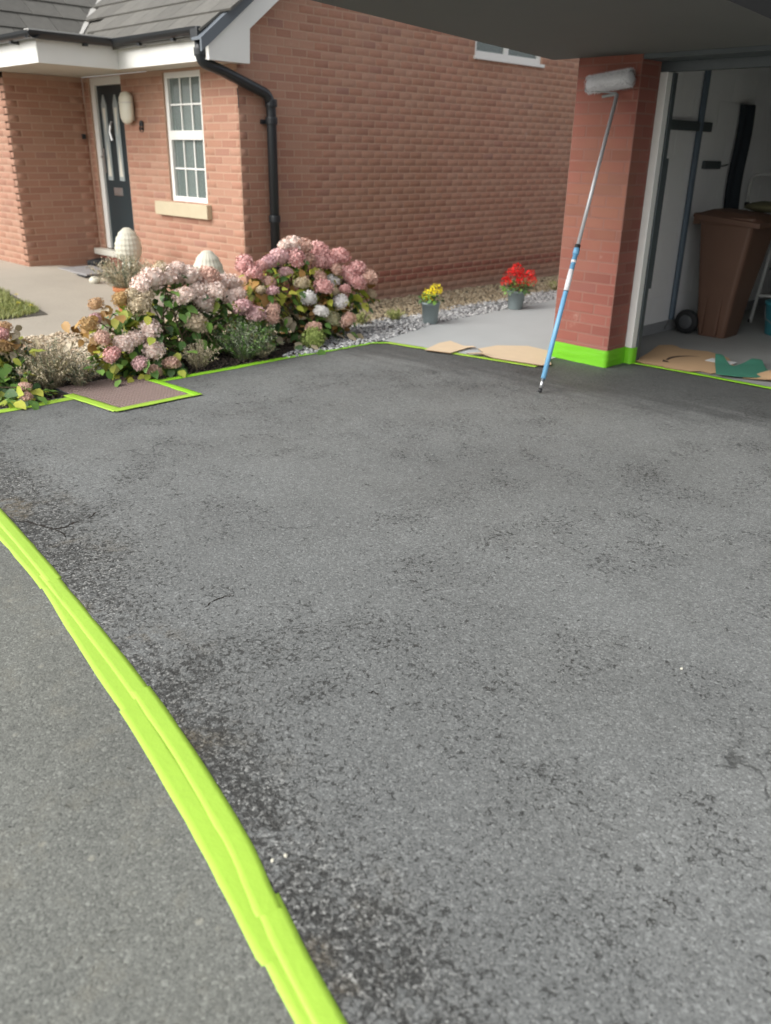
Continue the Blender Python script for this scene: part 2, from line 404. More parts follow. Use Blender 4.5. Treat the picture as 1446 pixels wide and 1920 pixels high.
def sm(t): t = max(0., min(1., t)); return t*t*(3-2*t)
def gz(x, y): return .26*sm((.95-x)/3.6)*sm((.6-y)/1.2)
def sheet(name, poly, z, mat, kind='structure', fz=None, step=None, cat=None, label=None):
    """flat polygon in x,y as a thin sheet; with fz it follows the ground"""
    if fz is None:
        bm = bmesh.new(); vs = [bm.verts.new((x, y, z)) for x, y in poly]; f = bm.faces.new(vs)
        if f.normal.z < 0: f.normal_flip()
        o = obj(name, bm, mat)
    else:
        x0, x1, y0, y1 = poly; nx = int((x1-x0)/step)+1; ny = int((y1-y0)/step)+1
        xs = np.linspace(x0, x1, nx+1); ys = np.linspace(y0, y1, ny+1)
        V = [(x, y, fz(x, y)+z) for y in ys for x in xs]
        F = [(j*(nx+1)+i, j*(nx+1)+i+1, (j+1)*(nx+1)+i+1, (j+1)*(nx+1)+i) for j in range(ny) for i in range(nx)]
        o = link(name, np_mesh(name, V, F, mat, True))
    return tag(o, label, cat, kind=kind)
ICO = None
def scatter_stones(name, mat, pts, size, flat=.6, parent=None):
    bm = bmesh.new(); bmesh.ops.create_icosphere(bm, subdivisions=1, radius=1)
    V0 = np.array([v.co[:] for v in bm.verts]); F0 = np.array([[v.index for v in f.verts] for f in bm.faces]); bm.free()
    n = len(pts); V = np.zeros((n, len(V0), 3)); F = np.zeros((n, len(F0), 3), dtype=int)
    for i, (x, y, z) in enumerate(pts):
        s = size*random.uniform(.55, 1.35)
        v = V0*(1+rng.uniform(-.22, .22, (len(V0), 1)))*np.array([s, s*random.uniform(.6, 1), s*flat*random.uniform(.7, 1.2)])
        a = random.uniform(0, 6.28); t = random.uniform(-.5, .5); ca, sa, ct, st = math.cos(a), math.sin(a), math.cos(t), math.sin(t)
        v = v @ np.array([[1, 0, 0], [0, ct, st], [0, -st, ct]]) @ np.array([[ca, sa, 0], [-sa, ca, 0], [0, 0, 1]])
        V[i] = v+np.array([x, y, z]); F[i] = F0+i*len(V0)
    return link(name, np_mesh(name, V.reshape(-1, 3), F.reshape(-1, 3), mat), parent)

# ------------------------------------------------------------------ ground
def band_y(x): return -3.52-.178*(x-3.0) - .0
BT = [(1.2, -3.28), (2.1, -3.385), (2.98, -3.482), (3.743, -3.572), (4.592, -3.691), (5.188, -3.81), (5.453, -3.889), (5.748, -3.972), (6.6, -4.18), (8, -4.6)]   # drive side
BB = [(1.2, -3.37), (2.1, -3.475), (3.278, -3.601), (3.777, -3.657), (4.268, -3.746), (4.696, -3.817), (5.125, -3.902), (5.499, -3.991), (5.687, -4.034), (6.55, -4.27), (7.95, -4.69)]
MID = [((a[0]+b[0])/2, (a[1]+b[1])/2) for a, b in zip(BT, [(1.2, -3.37), (2.1, -3.475), (2.98, -3.568), (3.74, -3.655), (4.59, -3.797), (5.18, -3.915), (5.45, -3.98), (5.74, -4.05), (6.55, -4.27), (7.95, -4.69)])]

tag(sheet("ground", [(-60, -60), (60, -60), (60, 60), (-60, 60)], -.05, M_base), kind='structure')
sheet("driveway", [(1.45, 1.3), (1.45, -3.35)] + MID[1:-1] + [(8, -4.65), (14, -5), (14, 1.3)], 0, M_drive)
sheet("footway", [(-12, -14), (16, -14), (16, -5.2), (8, -4.65)] + MID[1:-1][::-1] + [(1.45, -3.35), (-12, -2.95-2)], -.001, M_foot)
sheet("garden_path", [(1.52, .27), (2.9, .50), (2.84, .9), (2.76, 9), (1.2, 9), (1.14, 2.1), (1.27, 1.1)], .005, M_path)
sheet("garage_floor", [(2.86, 1.24), (5.95, 1.24), (5.95, 6.4), (2.86, 6.4)], .009, M_floor)
sheet("front_path", (-9, .93, -9, .0), 0, M_pave, fz=gz, step=.25)
sheet("side_ground", (-.02, 1.3, 0, 9), -.004, M_base, fz=lambda x, y: gz(x, y), step=.2)
sheet("soil_bed", (.93, 1.5, -9, .3), -.004, M_soil, fz=lambda x, y: .012*noise.noise(Vector((x*9, y*9, 0))), step=.03)
sheet("lawn", (-9, -.72, -9, -1.58), .006, M_base, fz=gz, step=.3)

CRACKS = [([(3.137, -3.496), (3.197, -3.446), (3.276, -3.424), (3.331, -3.404), (3.348, -3.362), (3.326, -3.305), (3.328, -3.286)], 0.007), ([(3.331, -3.404), (3.408, -3.39), (3.445, -3.403)], 0.004), ([(3.329, -3.251), (3.296, -3.203), (3.279, -3.16)], 0.004), ([(4.304, -3.313), (4.281, -3.261), (4.287, -3.209), (4.302, -3.181)], 0.004), ([(5.048, -3.243), (5.051, -3.224), (5.075, -3.225)], 0.003), ([(5.991, -3.297), (6.012, -3.295), (6.037, -3.285), (6.049, -3.314)], 0.0022)]
def crack_line(pts, wd, name="surface_crack"):
    rnd = random.Random(len(pts)); P = []
    for a, b_ in zip(pts, pts[1:]):
        for k in range(7):
            t_ = k/7; P.append((a[0]+(b_[0]-a[0])*t_+rnd.gauss(0, .003), a[1]+(b_[1]-a[1])*t_+rnd.gauss(0, .003)))
    V = []; F = []; n = len(P)
    for i, p in enumerate(P):
        a = Vector(P[max(0, i-1)]); b_ = Vector(P[min(n-1, i+1)]); t_ = (b_-a).normalized(); w_ = wd*math.sin(math.pi*(i+.6)/(n+.6))**.5*rnd.uniform(.4, 1.3)
        V += [(p[0]-t_.y*w_, p[1]+t_.x*w_, .0008), (p[0]+t_.y*w_, p[1]-t_.x*w_, .0008)]
    for i in range(n-1): F.append((2*i, 2*i+1, 2*i+3, 2*i+2))
    return link(name, np_mesh(name, V, F, M_soil), bpy.data.objects['driveway'])
for pts, wd in CRACKS: crack_line(pts, wd)

# stones
def pts_area(n, x0, x1, y0, y1, ok, lift=.004):
    out = []
    while len(out) < n:
        x = random.uniform(x0, x1); y = random.uniform(y0, y1)
        if ok(x, y): out.append((x, y, gz(x, y)+lift+random.uniform(0, .008)))
    return out
tag(scatter_stones("beige_gravel", M_gravb, pts_area(9500, -.16, .95, -3.6, -.0, lambda x, y: True), .014), kind='stuff')
tag(scatter_stones("brown_gravel", M_gravo, pts_area(8500, .02, .95, 0, 6.5, lambda x, y: x < .93-.03*y+.03*math.sin(y*5)), .015), kind='stuff')
tag(scatter_stones("grey_gravel", M_gravg, pts_area(7000, .72, 1.52, -.75, 6, lambda x, y: x > .86-.03*y+.03*math.sin(y*5) and (x < 1.29 - .05*max(0, y-.9) or y < .27 or (x < 1.52-.25*(y-.27) and y < 1.1)) and (y > -.1 or x > 1.18-(y+.1)*.4)), .014), kind='stuff')
tag(scatter_stones("soil_crumbs", M_mulch, pts_area(3500, .95, 1.47, -4, .2, lambda x, y: not (x > 1.2 and -2.46 < y < -1.83), 0), .011), kind='stuff')

# lawn blades
def blades(n, area, h, wd, mat, name, parent=None, zf=gz, lean=.5):
    V = []; F = []
    for i in range(n):
        x, y = area(); z = zf(x, y); a = random.uniform(0, 6.28); hh = h*random.uniform(.5, 1.2); w_ = wd*random.uniform(.6, 1.2)
        dx, dy = math.cos(a)*w_, math.sin(a)*w_; lx, ly = random.gauss(0, lean)*hh, random.gauss(0, lean)*hh
        k = len(V); V += [(x-dx, y-dy, z), (x+dx, y+dy, z), (x+lx*.4+dx*.6, y+ly*.4+dy*.6, z+hh*.6), (x+lx*.4-dx*.6, y+ly*.4-dy*.6, z+hh*.6), (x+lx, y+ly, z+hh), (x+lx, y+ly, z+hh)]
        F += [(k, k+1, k+2, k+3), (k+3, k+2, k+4, k+5)]
    return link(name, np_mesh(name, V, F, mat), parent)
def lawn_area():
    while True:
        x = -.72-abs(random.gauss(0, 1.0)); y = -1.58-abs(random.gauss(0, .9))
        e = .05*math.sin(y*9)+.04*math.sin(x*11)
        if x < -.72+e and y < -1.56+e and x > -5: return x, y
tag(blades(16000, lawn_area, .045, .004, LEAF['l'], "lawn_grass"), kind='stuff')

# ------------------------------------------------------------------ bricks
BR = {}
def brick_mesh(L, H, D, mat, key):
    if key in BR: return BR[key]
    bm = bmesh.new(); box(bm, -L/2, L/2, -D/2, D/2, -H/2, H/2)
    front = [e for e in bm.edges if all(v.co.y < 0 for v in e.verts)]
    bmesh.ops.bevel(bm, geom=front, offset=.0022, segments=1, affect='EDGES')
    BR[key] = to_mesh(bm, "brick", mat); return BR[key]
def course_list(u0, u1, z0, z1, course, bl, holes, top=None, quoin=True):
    """brick centres and lengths on a wall face in (u, z)"""
    out = []; j = 0; jt = .01; z = z0
    while z+course <= z1+1e-6:
        zc = z+course/2; off = 0 if j % 2 == 0 else bl/2
        u = u0-off
        while u < u1-.001:
            a, b = max(u, u0)+jt/2, min(u+bl, u1)-jt/2
            segs = [(a, b)]
            for (h0, h1, g0, g1) in holes:
                if zc > g0 and zc < g1:
                    ns = []
                    for (p, q) in segs:
                        if q <= h0 or p >= h1: ns.append((p, q))
                        else:
                            if p < h0-.02: ns.append((p, h0-jt/2))
                            if q > h1+.02: ns.append((h1+jt/2, q))
                    segs = ns
            for (p, q) in segs:
                if q-p > .025 and (top is None or zc+course/2 < min(top(p), top(q))): out.append(((p+q)/2, zc, q-p))
            u += bl
        z += course; j += 1
    return out
def screen_size(p, n):
    d = Vector(p)-CAM; c = max(.02, -(Vector(n).dot(d.normalized())))
    ahead = d.normalized().dot(fwd)
    return c/d.length_squared if ahead > .72 else -1
def build_bricks(walls, limit, mat1, mat2, course, bl, key):
    """walls: (part, list, to_world(u, z, d), rotation z, normal)"""
    allb = []
    for wi, (part, lst, fn, rz, nrm) in enumerate(walls):
        for (u, z, L) in lst: allb.append((screen_size(fn(u, z, 0), nrm)*L, wi, u, z, L))
    allb.sort(reverse=True)
    rest = {}
    D = .03; H = course-.010
    for i, (sc, wi, u, z, L) in enumerate(allb):
        part, lst, fn, rz, nrm = walls[wi]; d = random.uniform(-.0006, .0006)
        if i < limit and sc > 0:
            me = brick_mesh(bl-.01, H, D, mat1, key)
            link("brick", me, part, loc=fn(u, z, -D/2+.0014+d), rot=(random.gauss(0, .0015), random.gauss(0, .002), rz), scale=(L/(bl-.01), 1, 1))
        else: rest.setdefault(wi, []).append((u, z, L, d))
    for wi, lst in rest.items():
        part, _, fn, rz, nrm = walls[wi]
        V0 = np.array([v.co[:] for v in brick_mesh(bl-.01, H, D, mat1, key).vertices]); me0 = BR[key]
        Fs = [list(p.vertices) for p in me0.polygons]
        tris = []
        for f in Fs:
            for a in range(1, len(f)-1): tris.append((f[0], f[a], f[a+1]))
        tris = np.array(tris); c, s_ = math.cos(rz), math.sin(rz)
        V = []; F = []
        for k, (u, z, L, d) in enumerate(lst):
            v = V0*np.array([L/(bl-.01), 1, 1]); v = np.stack([v[:, 0]*c-v[:, 1]*s_, v[:, 0]*s_+v[:, 1]*c, v[:, 2]], 1)
            V.append(v+np.array(fn(u, z, -D/2+.0014+d))); F.append(tris+k*len(V0))
        tag(link("brick_field", np_mesh("brick_field", np.concatenate(V), np.concatenate(F), mat2), part), kind='stuff')
def wall_rects(bm, u0, u1, z0, z1, holes, emit):
    us = sorted({u0, u1, *[max(u0, min(u1, h[0])) for h in holes], *[max(u0, min(u1, h[1])) for h in holes]})
    for a, b in zip(us, us[1:]):
        if b-a < 1e-5: continue
        zz = z0
        for h in sorted([h for h in holes if h[0] <= a+1e-6 and h[1] >= b-1e-6], key=lambda h: h[2]):
            if h[2] > zz: emit(a, b, zz, h[2])
            zz = max(zz, h[3])
        if zz < z1: emit(a, b, zz, z1)

# ------------------------------------------------------------------ the bungalow
house = thing("brick_bungalow", "red brick bungalow with grey tiled roof, white fascia and dark front door", "house", (0, 0, 0))
WIN = (-1.19, -.555, .98, 2.10); DOOR = (-2.65, -1.97, .38, 2.115)
PX, PY = -2.78, -.83            # porch corner
SL = .77                        # roof slope
ridge_y = 4.5
def gtop(y): return 2.40+SL*y if y < ridge_y else 2.40+SL*(9-y)
# front wall (y = 0), from x = PX to 0
front = bmesh.new()
wall_rects(front, PX, -.1, -.05, 2.12, [WIN, DOOR], lambda a, b, c, d: box(front, a, b, .0, .10, c, d))
front = obj("front_wall", front, M_mort, house)
porch = bmesh.new(); box(porch, PX-.1, PX, PY, -.001, -.05, 2.12); porch = obj("porch_side_wall", porch, M_mort, house)
porchf = bmesh.new(); box(porchf, -8, PX-.001, PY, PY+.1, -.05, 2.12); box(porchf, -8, -7.9, PY+.1, 9, -.05, 2.12); porchf = obj("porch_front_wall", porchf, M_mort, house)
GW = (3.07, 4.27, 2.42, 3.20)
gab = bmesh.new()
ys = [0.0, .9, 1.7, 2.4, GW[0], GW[1], 4.5, 5.5, 6.5, 7.7, 9]
for a, b in zip(ys, ys[1:]):
    lo = [(-.05, None)]
    if abs(a-GW[0]) < 1e-6: prism(gab, [(a, -.05), (b, -.05), (b, GW[2]), (a, GW[2])], 'x', -.1, 0); prism(gab, [(a, GW[3]), (b, GW[3]), (b, gtop(b)), (a, gtop(a))], 'x', -.1, 0)
    else: prism(gab, [(a, -.05), (b, -.05), (b, gtop(b)), (a, gtop(a))], 'x', -.1, 0)
prism(gab, [(.0, -.05), (.1, -.05), (.1, gtop(.1)), (.0, 2.12)], 'x', -.1+.1001, 0) if False else None
gab = obj("gable_wall", gab, M_mort, house)
bx("rear_wall", M_mort, house, -7.9, -.1, 8.9, 9, -.05, 2.12)
CO, BL = .068, .225
fl = course_list(PX+.03, 0-.0, -.03, 2.12, CO, BL, [WIN, DOOR])
pl = course_list(PY, 0, -.03, 2.12, CO, BL, [])
pf = course_list(-6, PX, -.03, 2.12, CO, BL, [])
BLG = .170
gl = course_list(0, 9, -.03, 3.6, CO, BLG, [GW], top=lambda u: gtop(u)-.0)
build_bricks([
    (front, fl, lambda u, z, d: (u, 0-.0-d, z), 0, (0, -1, 0)),
    (porch, pl, lambda u, z, d: (PX+d, u, z), R(90), (1, 0, 0)),
    (porchf, pf, lambda u, z, d: (u, PY-d, z), 0, (0, -1, 0))], 130, M_hb, M_hbs, CO, BL, 'h')
build_bricks([(gab, gl, lambda u, z, d: (d, u, z), R(90), (1, 0, 0))], 170, M_hb, M_hbs, CO, BLG, 'g')

# front window
def window(name, parent, fn, u0, u1, z0, z1, muls, bars, transom=None, depth=.06, bar_h=()):
    """fn(u, d, z) -> world, d inwards"""
    def bxx(nm, mat, par, a, b, d0, d1, c, e):
        p, q = fn(a, d0, c), fn(b, d1, e)
        return bx(nm, mat, par, min(p[0], q[0]), max(p[0], q[0]), min(p[1], q[1]), max(p[1], q[1]), c, e)
    bm = bmesh.new(); fw = .05
    def fb(a, b, d0, d1, c, e):
        p, q = fn(a, d0, c), fn(b, d1, e); box(bm, min(p[0], q[0]), max(p[0], q[0]), min(p[1], q[1]), max(p[1], q[1]), c, e, .004)
    fb(u0, u0+fw, .02, .08, z0, z1); fb(u1-fw, u1, .02, .08, z0, z1); fb(u0+fw, u1-fw, .02, .08, z0, z0+fw); fb(u0+fw, u1-fw, .02, .08, z1-fw, z1)
    for m in muls: fb(m-.03, m+.03, .022, .08, z0+fw, z1-fw)
    if transom: fb(u0+fw, u1-fw, .015, .08, transom-.04, transom+.04)
    fr = obj(name, bm, M_white, parent)
    panes = []
    uu_ = [u0+fw]+[x for m in muls for x in (m-.03, m+.03)]+[u1-fw]
    zz_ = [z0+fw]+([transom-.04, transom+.04] if transom else [])+[z1-fw]
    for i in range(0, len(uu_), 2):
        for j in range(0, len(zz_), 2):
            bxx("pane", M_glass, fr, uu_[i]+.001, uu_[i+1]-.001, .050, .056, zz_[j]+.001, zz_[j+1]-.001)
            for b in range(1, bars+1):
                x = uu_[i]+(uu_[i+1]-uu_[i])*b/(bars+1)
                bxx("glazing_bar", M_white, fr, x-.008, x+.008, .040, .0495, zz_[j]+.001, zz_[j+1]-.001)
            for t in bar_h:
                z = zz_[j]+(zz_[j+1]-zz_[j])*t
                bxx("glazing_bar", M_white, fr, uu_[i]+.001, uu_[i+1]-.001, .038, .0395, z-.008, z+.008)
    return fr
wf = window("window", house, lambda u, d, z: (u, d, z), *WIN, [], 2, transom=1.57, bar_h=(.5,))
wf['label'] = 'white two-pane window with glazing bars beside the front door'
# room behind the window: dark box, curtain and ornament
bm = bmesh.new(); box(bm, WIN[0]-.4, WIN[1]+.3, .9, .92, .6, 2.3); obj("room_back", bm, M_dim, house)
bm = bmesh.new(); box(bm, WIN[0]-.42, WIN[1]+.32, .101, .9, .58, .6); box(bm, WIN[0]-.42, WIN[1]+.32, .101, .9, 2.2, 2.22); obj("room_floor", bm, M_dim, house)
bm = bmesh.new(); box(bm, WIN[0]-.44, WIN[0]-.4, .101, .92, .58, 2.22); box(bm, WIN[1]+.3, WIN[1]+.32, .101, .92, .58, 2.22); obj("room_side", bm, M_dim, house)
def curtain(x0, x1, y, z0, z1, n=26, amp=.012, tie=0):
    V = []; F = []
    rows = 14
    for j in range(rows+1):
        t = j/rows; z = z1+(z0-z1)*t; pin = 1-tie*math.exp(-((t-.62)/.22)**2)
        for i in range(n+1):
            s = i/n; x = x0+(x1-x0)*s*pin
            V.append((x, y+amp*math.sin(s*n*1.3), z))
    for j in range(rows):
        for i in range(n): a = j*(n+1)+i; F.append((a, a+1, a+n+2, a+n+1))
    return V, F
V, F = curtain(WIN[0]+.03, WIN[0]+.22, .17, 1.0, 2.08); link("curtain", np_mesh("curtain", V, F, M_curt, True), house)
V, F = curtain(WIN[1]-.03, WIN[1]-.30, .17, 1.0, 2.08, tie=.45); link("curtain", np_mesh("curtain", V, F, M_curt, True), house)
sill = bx("window_sill", M_stone, house, -1.415, -.495, -.055, .04, .850, .975, .006)
# flat arch of mortar is hidden by the soffit; front door
bm = bmesh.new()
x0, x1, z0, z1 = DOOR
box(bm, x0, x0+.085, .02, .09, z0+.04, z1, .004); box(bm, x1-.04, x1, .02, .09, z0+.04, z1, .004); box(bm, x0+.085, x1-.04, .02, .09, z1-.075, z1, .004)
dfr = obj("door_frame", bm, M_white, house)
lf = bx("front_door", M_doorc, house, x0+.088, x1-.042, .045, .085, z0+.045, z1-.078, .003)
lx0, lx1 = x0+.088, x1-.042; lw = lx1-lx0
for f0, f1 in ((.14, .33), (.58, .77)):
    bm = bmesh.new(); a, b = lx0+lw*f0, lx0+lw*f1; m = (a+b)/2
    prism(bm, [(a, 1.13), (b, 1.13), (b, 1.86), (m+.012, 1.95), (m-.012, 1.95), (a, 1.86)], 'y', .036, .044); obj("glass_strip", bm, M_frost, lf)
    bm = bmesh.new(); prism(bm, [(a+.02, 1.17), (b-.02, 1.17), (m, 1.52)], 'y', .033, .0355); prism(bm, [(a+.02, 1.83), (b-.02, 1.83), (m, 1.56)], 'y', .033, .0355); obj("lead_pattern", bm, M_cream, lf)
bm = bmesh.new(); c = (lx0+lx1)/2-.01; box(bm, c-.09, c+.09, .032, .044, .98, 1.06, .003); obj("letter_plate", bm, M_chrome, lf)
bm = bmesh.new(); tube(bm, bend([(c-.07, .028, 1.0), (c, .018, 1.01), (c+.07, .028, 1.0)], .02), .006, 6); obj("letter_flap", bm, M_chrome, lf)
bm = bmesh.new(); tube(bm, [(c, .036, 1.70), (c, .022, 1.66), (c-.01, .012, 1.60), (c+.012, .02, 1.52)], [.012, .016, .011, .014], 8); obj("knocker", bm, M_chrome, lf)
bm = bmesh.new(); box(bm, lx0+.015, lx0+.045, .030, .044, 1.20, 1.44, .003); tube(bm, [(lx0+.03, .03, 1.36), (lx0+.03, .0, 1.36), (lx0+.11, -.002, 1.36)], .009, 8); obj("handle", bm, M_chrome, lf)
bx("door_step", M_cream, house, x0-.12, x1+.04, -.085, .018, z0-.03, z0+.035, .008)
bx("step_riser", M_pbs, house, x0-.05, x1+.03, -.05, -.004, .10, z0-.031, .004)
bx("alarm_bell", M_gut, house, PX+.005, PX+.03, -.075, -.035, 1.53, 1.58, .004)
# soffits, fascias
FX, FY = -1.41, -1.07
bx("soffit", M_cream, house, FX, .02, -.298, -.001, 2.121, 2.131)
bx("soffit", M_cream, house, PX-4, FX-.003, FY+.012, -.001, 2.123, 2.133)
bx("fascia_board", M_white, house, FX+.013, .035, -.312, -.299, 2.115, 2.30, .002)
bx("fascia_board", M_white, house, FX, FX+.012, FY, -.299, 2.113, 2.298, .002)
bx("fascia_board", M_white, house, -8, FX-.001, FY-.002, FY+.010, 2.114, 2.299, .002)
# gutters
bm = bmesh.new()
def gutter(bm, p, q, r=.058):
    p, q = Vector(p), Vector(q); t = (q-p).normalized(); side = t.cross(Vector((0, 0, 1)))
    pr = [(math.cos(a)*r, math.sin(a)*r) for a in np.linspace(math.pi, 2*math.pi, 9)]
    pr2 = [(x*.9, z*.9) for x, z in pr[::-1]]
    poly = pr+pr2
    rings = [[bm.verts.new(c+side*x+Vector((0, 0, z))) for x, z in poly] for c in (p, q)]
    n = len(poly)
    for i in range(n): bm.faces.new((rings[0][i], rings[0][(i+1) % n], rings[1][(i+1) % n], rings[1][i]))
    bm.faces.new(rings[0]); bm.faces.new(rings[1][::-1])
GZ = 2.345
gutter(bm, (FX+.06, -.37, GZ), (.06, -.37, GZ)); g1 = obj("gutter", bm, M_gut, house)
bm = bmesh.new(); gutter(bm, (FX+.065, FY-.10, GZ), (FX+.065, -.32, GZ)); g2 = obj("gutter", bm, M_gut, house)
bm = bmesh.new(); gutter(bm, (-8, FY-.055, GZ), (FX+.12, FY-.055, GZ)); g3 = obj("gutter", bm, M_gut, house)
for gg, pts in ((g1, [(-.9, -.37), (-.35, -.37)]), (g2, [(FX+.065, -.65)]), (g3, [(-1.75, FY-.055), (-2.7, FY-.055)])):
    for (x, y) in pts: bx("gutter_bracket", M_gut, gg, x-.02, x+.02, y-.02, y+.055 if gg is not g2 else y+.02, GZ-.075, GZ-.045, .003)
bx("gutter_outlet", M_gut, g1, -.02, .085, -.425, -.318, GZ-.10, GZ-.0, .012)
# downpipe with swan neck around the corner
pr = .043
bm = bmesh.new(); tube(bm, bend([(.035, -.37, 2.28), (.035, -.37, 2.10), (.062, -.20, 2.05), (.062, .27, 1.895), (.062, .30, 1.80), (.062, .30, .05)], .05), pr, 14)
dp = obj("downpipe", bm, M_gut, house, True)
for z in (1.66, 1.80, .85): 
    bm = bmesh.new(); lathe(bm, [(.051, 0), (.053, .01), (.053, .05), (.051, .06)], 16, (.062, .30, z)); obj("pipe_collar", bm, M_gut, dp)
bx("pipe_clip", M_gut, dp, .004, .03, .22, .38, 1.665, 1.70, .002)
bm = bmesh.new(); lathe(bm, [(.051, 0), (.053, .01), (.053, .05), (.051, .06)], 16, (.035, -.37, 2.14)); obj("pipe_collar", bm, M_gut, dp)
bm = bmesh.new(); tube(bm, [(.012, -.012, 1.93), (.014, -.006, 1.84), (.012, -.008, 1.78)], .004, 6); obj("loose_cable", bm, M_gut, house)
# barge board with boxed end
bm = bmesh.new()
def btop(y): return 2.285+SL*(y+.34)
prism(bm, [(-.36, 2.11), (.035, 2.11), (.05, 2.365), (4.5, 2.365+SL*4.45), (4.5, btop(4.5)), (-.36, btop(-.36))], 'x', .115, .14)
obj("barge_board", bm, M_white, house)
bm = bmesh.new(); prism(bm, [(.04, 2.362), (4.49, 2.362+SL*4.45), (4.49, 2.374+SL*4.45), (.04, 2.374)], 'x', .004, .114)
box(bm, .004, .114, -.355, .028, 2.113, 2.125); box(bm, .004, .114, .029, .041, 2.114, 2.361); obj("barge_soffit", bm, M_white, house)
bx("box_end_front", M_white, house, .092, .114, -.358, -.34, 2.12, 2.30)
bm = bmesh.new()
prism(bm, [(-.44, btop(-.44)-.045), (4.5, btop(4.5)-.045), (4.5, btop(4.5)+.035), (-.44, btop(-.44)+.035)], 'x', .141, .165)
prism(bm, [(-.44, btop(-.44)+.036), (4.5, btop(4.5)+.036), (4.5, btop(4.5)+.05), (-.44, btop(-.44)+.05)], 'x', .02, .165)
obj("verge_cap", bm, M_verge, house)
# roof: slab, tiles
roof = bmesh.new()
RZ = 2.325
def mz(y): return RZ+SL*(y+.35)
prism(roof, [(-.36, mz(-.36)-.05), (4.5, mz(4.5)-.05), (9.3, mz(-.36)-.05), (9.3, mz(-.36)-.005), (4.5, mz(4.5)-.005), (-.36, mz(-.36)-.005)], 'x', -8, .10)
# porch roof slope facing +x
def pz(x): return RZ+SL*(-2.2-x)
prism(roof, [(-2.2, RZ-.05), (-5, pz(-5)-.05), (-7.8, RZ-.05), (-7.8, RZ-.005), (-5, pz(-5)-.005), (-2.2, RZ-.005)], 'y', FY-.05, 2.4)
box(roof, -2.2, FX+.0, FY-.05, -.361, RZ-.02, RZ-.004)
roof = obj("roof", roof, M_tile, house)
exp = .25; tw = .30; a_ = math.atan(SL)
def tile_mesh():
    bm = bmesh.new(); L = exp+.04; w_ = tw-.006
    box(bm, -w_/2, w_/2, -.0, L, .0, .018, 0)
    for v in bm.verts:
        if v.co.y < .01: v.co.z += .016
    return to_mesh(bm, "roof_tile", M_tile)
TM = tile_mesh(); tiles = []
k = 0
for j in range(22):
    d = -.05+j*exp
    y = -.35+d*math.cos(a_); z = RZ+d*math.sin(a_)
    x = -8+((j % 2)*tw/2)
    while x < .12-tw/2:
        if x > -2.2-(y+.35)-.05 or x < -8: tiles.append((Vector((x+tw/2, y, z)), 0))
        x += tw
for j in range(16):
    d = -.05+j*exp
    x = -2.2-d*math.cos(a_); z = RZ+d*math.sin(a_)
    y = FY-.08+((j % 2)*tw/2)
    while y < 2.6:
        if y+.35 < (-2.2-x)+.12: tiles.append((Vector((x, y+tw/2, z)), 1))
        y += tw
def tscore(t):
    d = t[0]-CAM; return -d.length if d.normalized().dot(fwd) > .78 else -1000-d.length
tiles.sort(key=tscore, reverse=True)
V0 = np.array([v.co[:] for v in TM.vertices]); Q0 = np.array([list(p.vertices) for p in TM.polygons]); RV = []; RF = []
for i, (p, o_) in enumerate(tiles):
    q = Matrix.Rotation(a_, 4, 'X') if o_ == 0 else Matrix.Rotation(R(90), 4, 'Z') @ Matrix.Rotation(a_, 4, 'X')
    if i < 300: link("roof_tile", TM, roof, loc=p, rot=q.to_euler())
    else:
        m3 = np.array(q.to_3x3()); RV.append(V0 @ m3.T+np.array(p)); RF.append(Q0+(i-300)*len(V0))
tag(link("roof_tile_field", np_mesh("roof_tile_field", np.concatenate(RV), np.concatenate(RF), M_tile), roof), kind='stuff')
bm = bmesh.new()
n = 12
for i in range(n):
    t0, t1 = i*.36/1, (i+1)*.36+.02
    for (u, sgn) in ((0, 1),):
        a = Vector((-2.2-t0, -.35+t0, RZ+SL*t0+.040)); b = Vector((-2.2-t1, -.35+t1, RZ+SL*t1+.030)); w_ = Vector((.032, .032, 0)); dn = Vector((0, 0, .03))
        vs = [bm.verts.new(v) for v in (a-w_, a+w_, b+w_, b-w_, a-w_-dn, a+w_-dn, b+w_-dn, b-w_-dn)]
        for f in ((0, 1, 2, 3), (4, 7, 6, 5), (0, 4, 5, 1), (1, 5, 6, 2), (2, 6, 7, 3), (3, 7, 4, 0)): bm.faces.new([vs[q] for q in f])
obj("valley_trim", bm, M_lead, house)
bx("eaves_flashing", M_lead, house, FX-.06, FX+.03, FY-.06, -.30, GZ+.0, GZ+.022, .004)
bx("eaves_flashing", M_lead, house, -3.2, FX-.07, FY-.03, FY+.06, GZ+.0, GZ+.02, .004)
# gable window
gwf = window("window", house, lambda u, d, z: (-d, u, z), *GW, [3.64], 0)
gwf['label'] = 'white framed window high in the brick gable'
bx("window_back", M_dark, house, -.6, -.58, GW[0]-.3, GW[1]+.3, 2.2, 3.4)
bx("gable_window_sill", M_white, house, -.01, .03, GW[0]-.02, GW[1]+.02, GW[2]-.035, GW[2]-.002, .003)
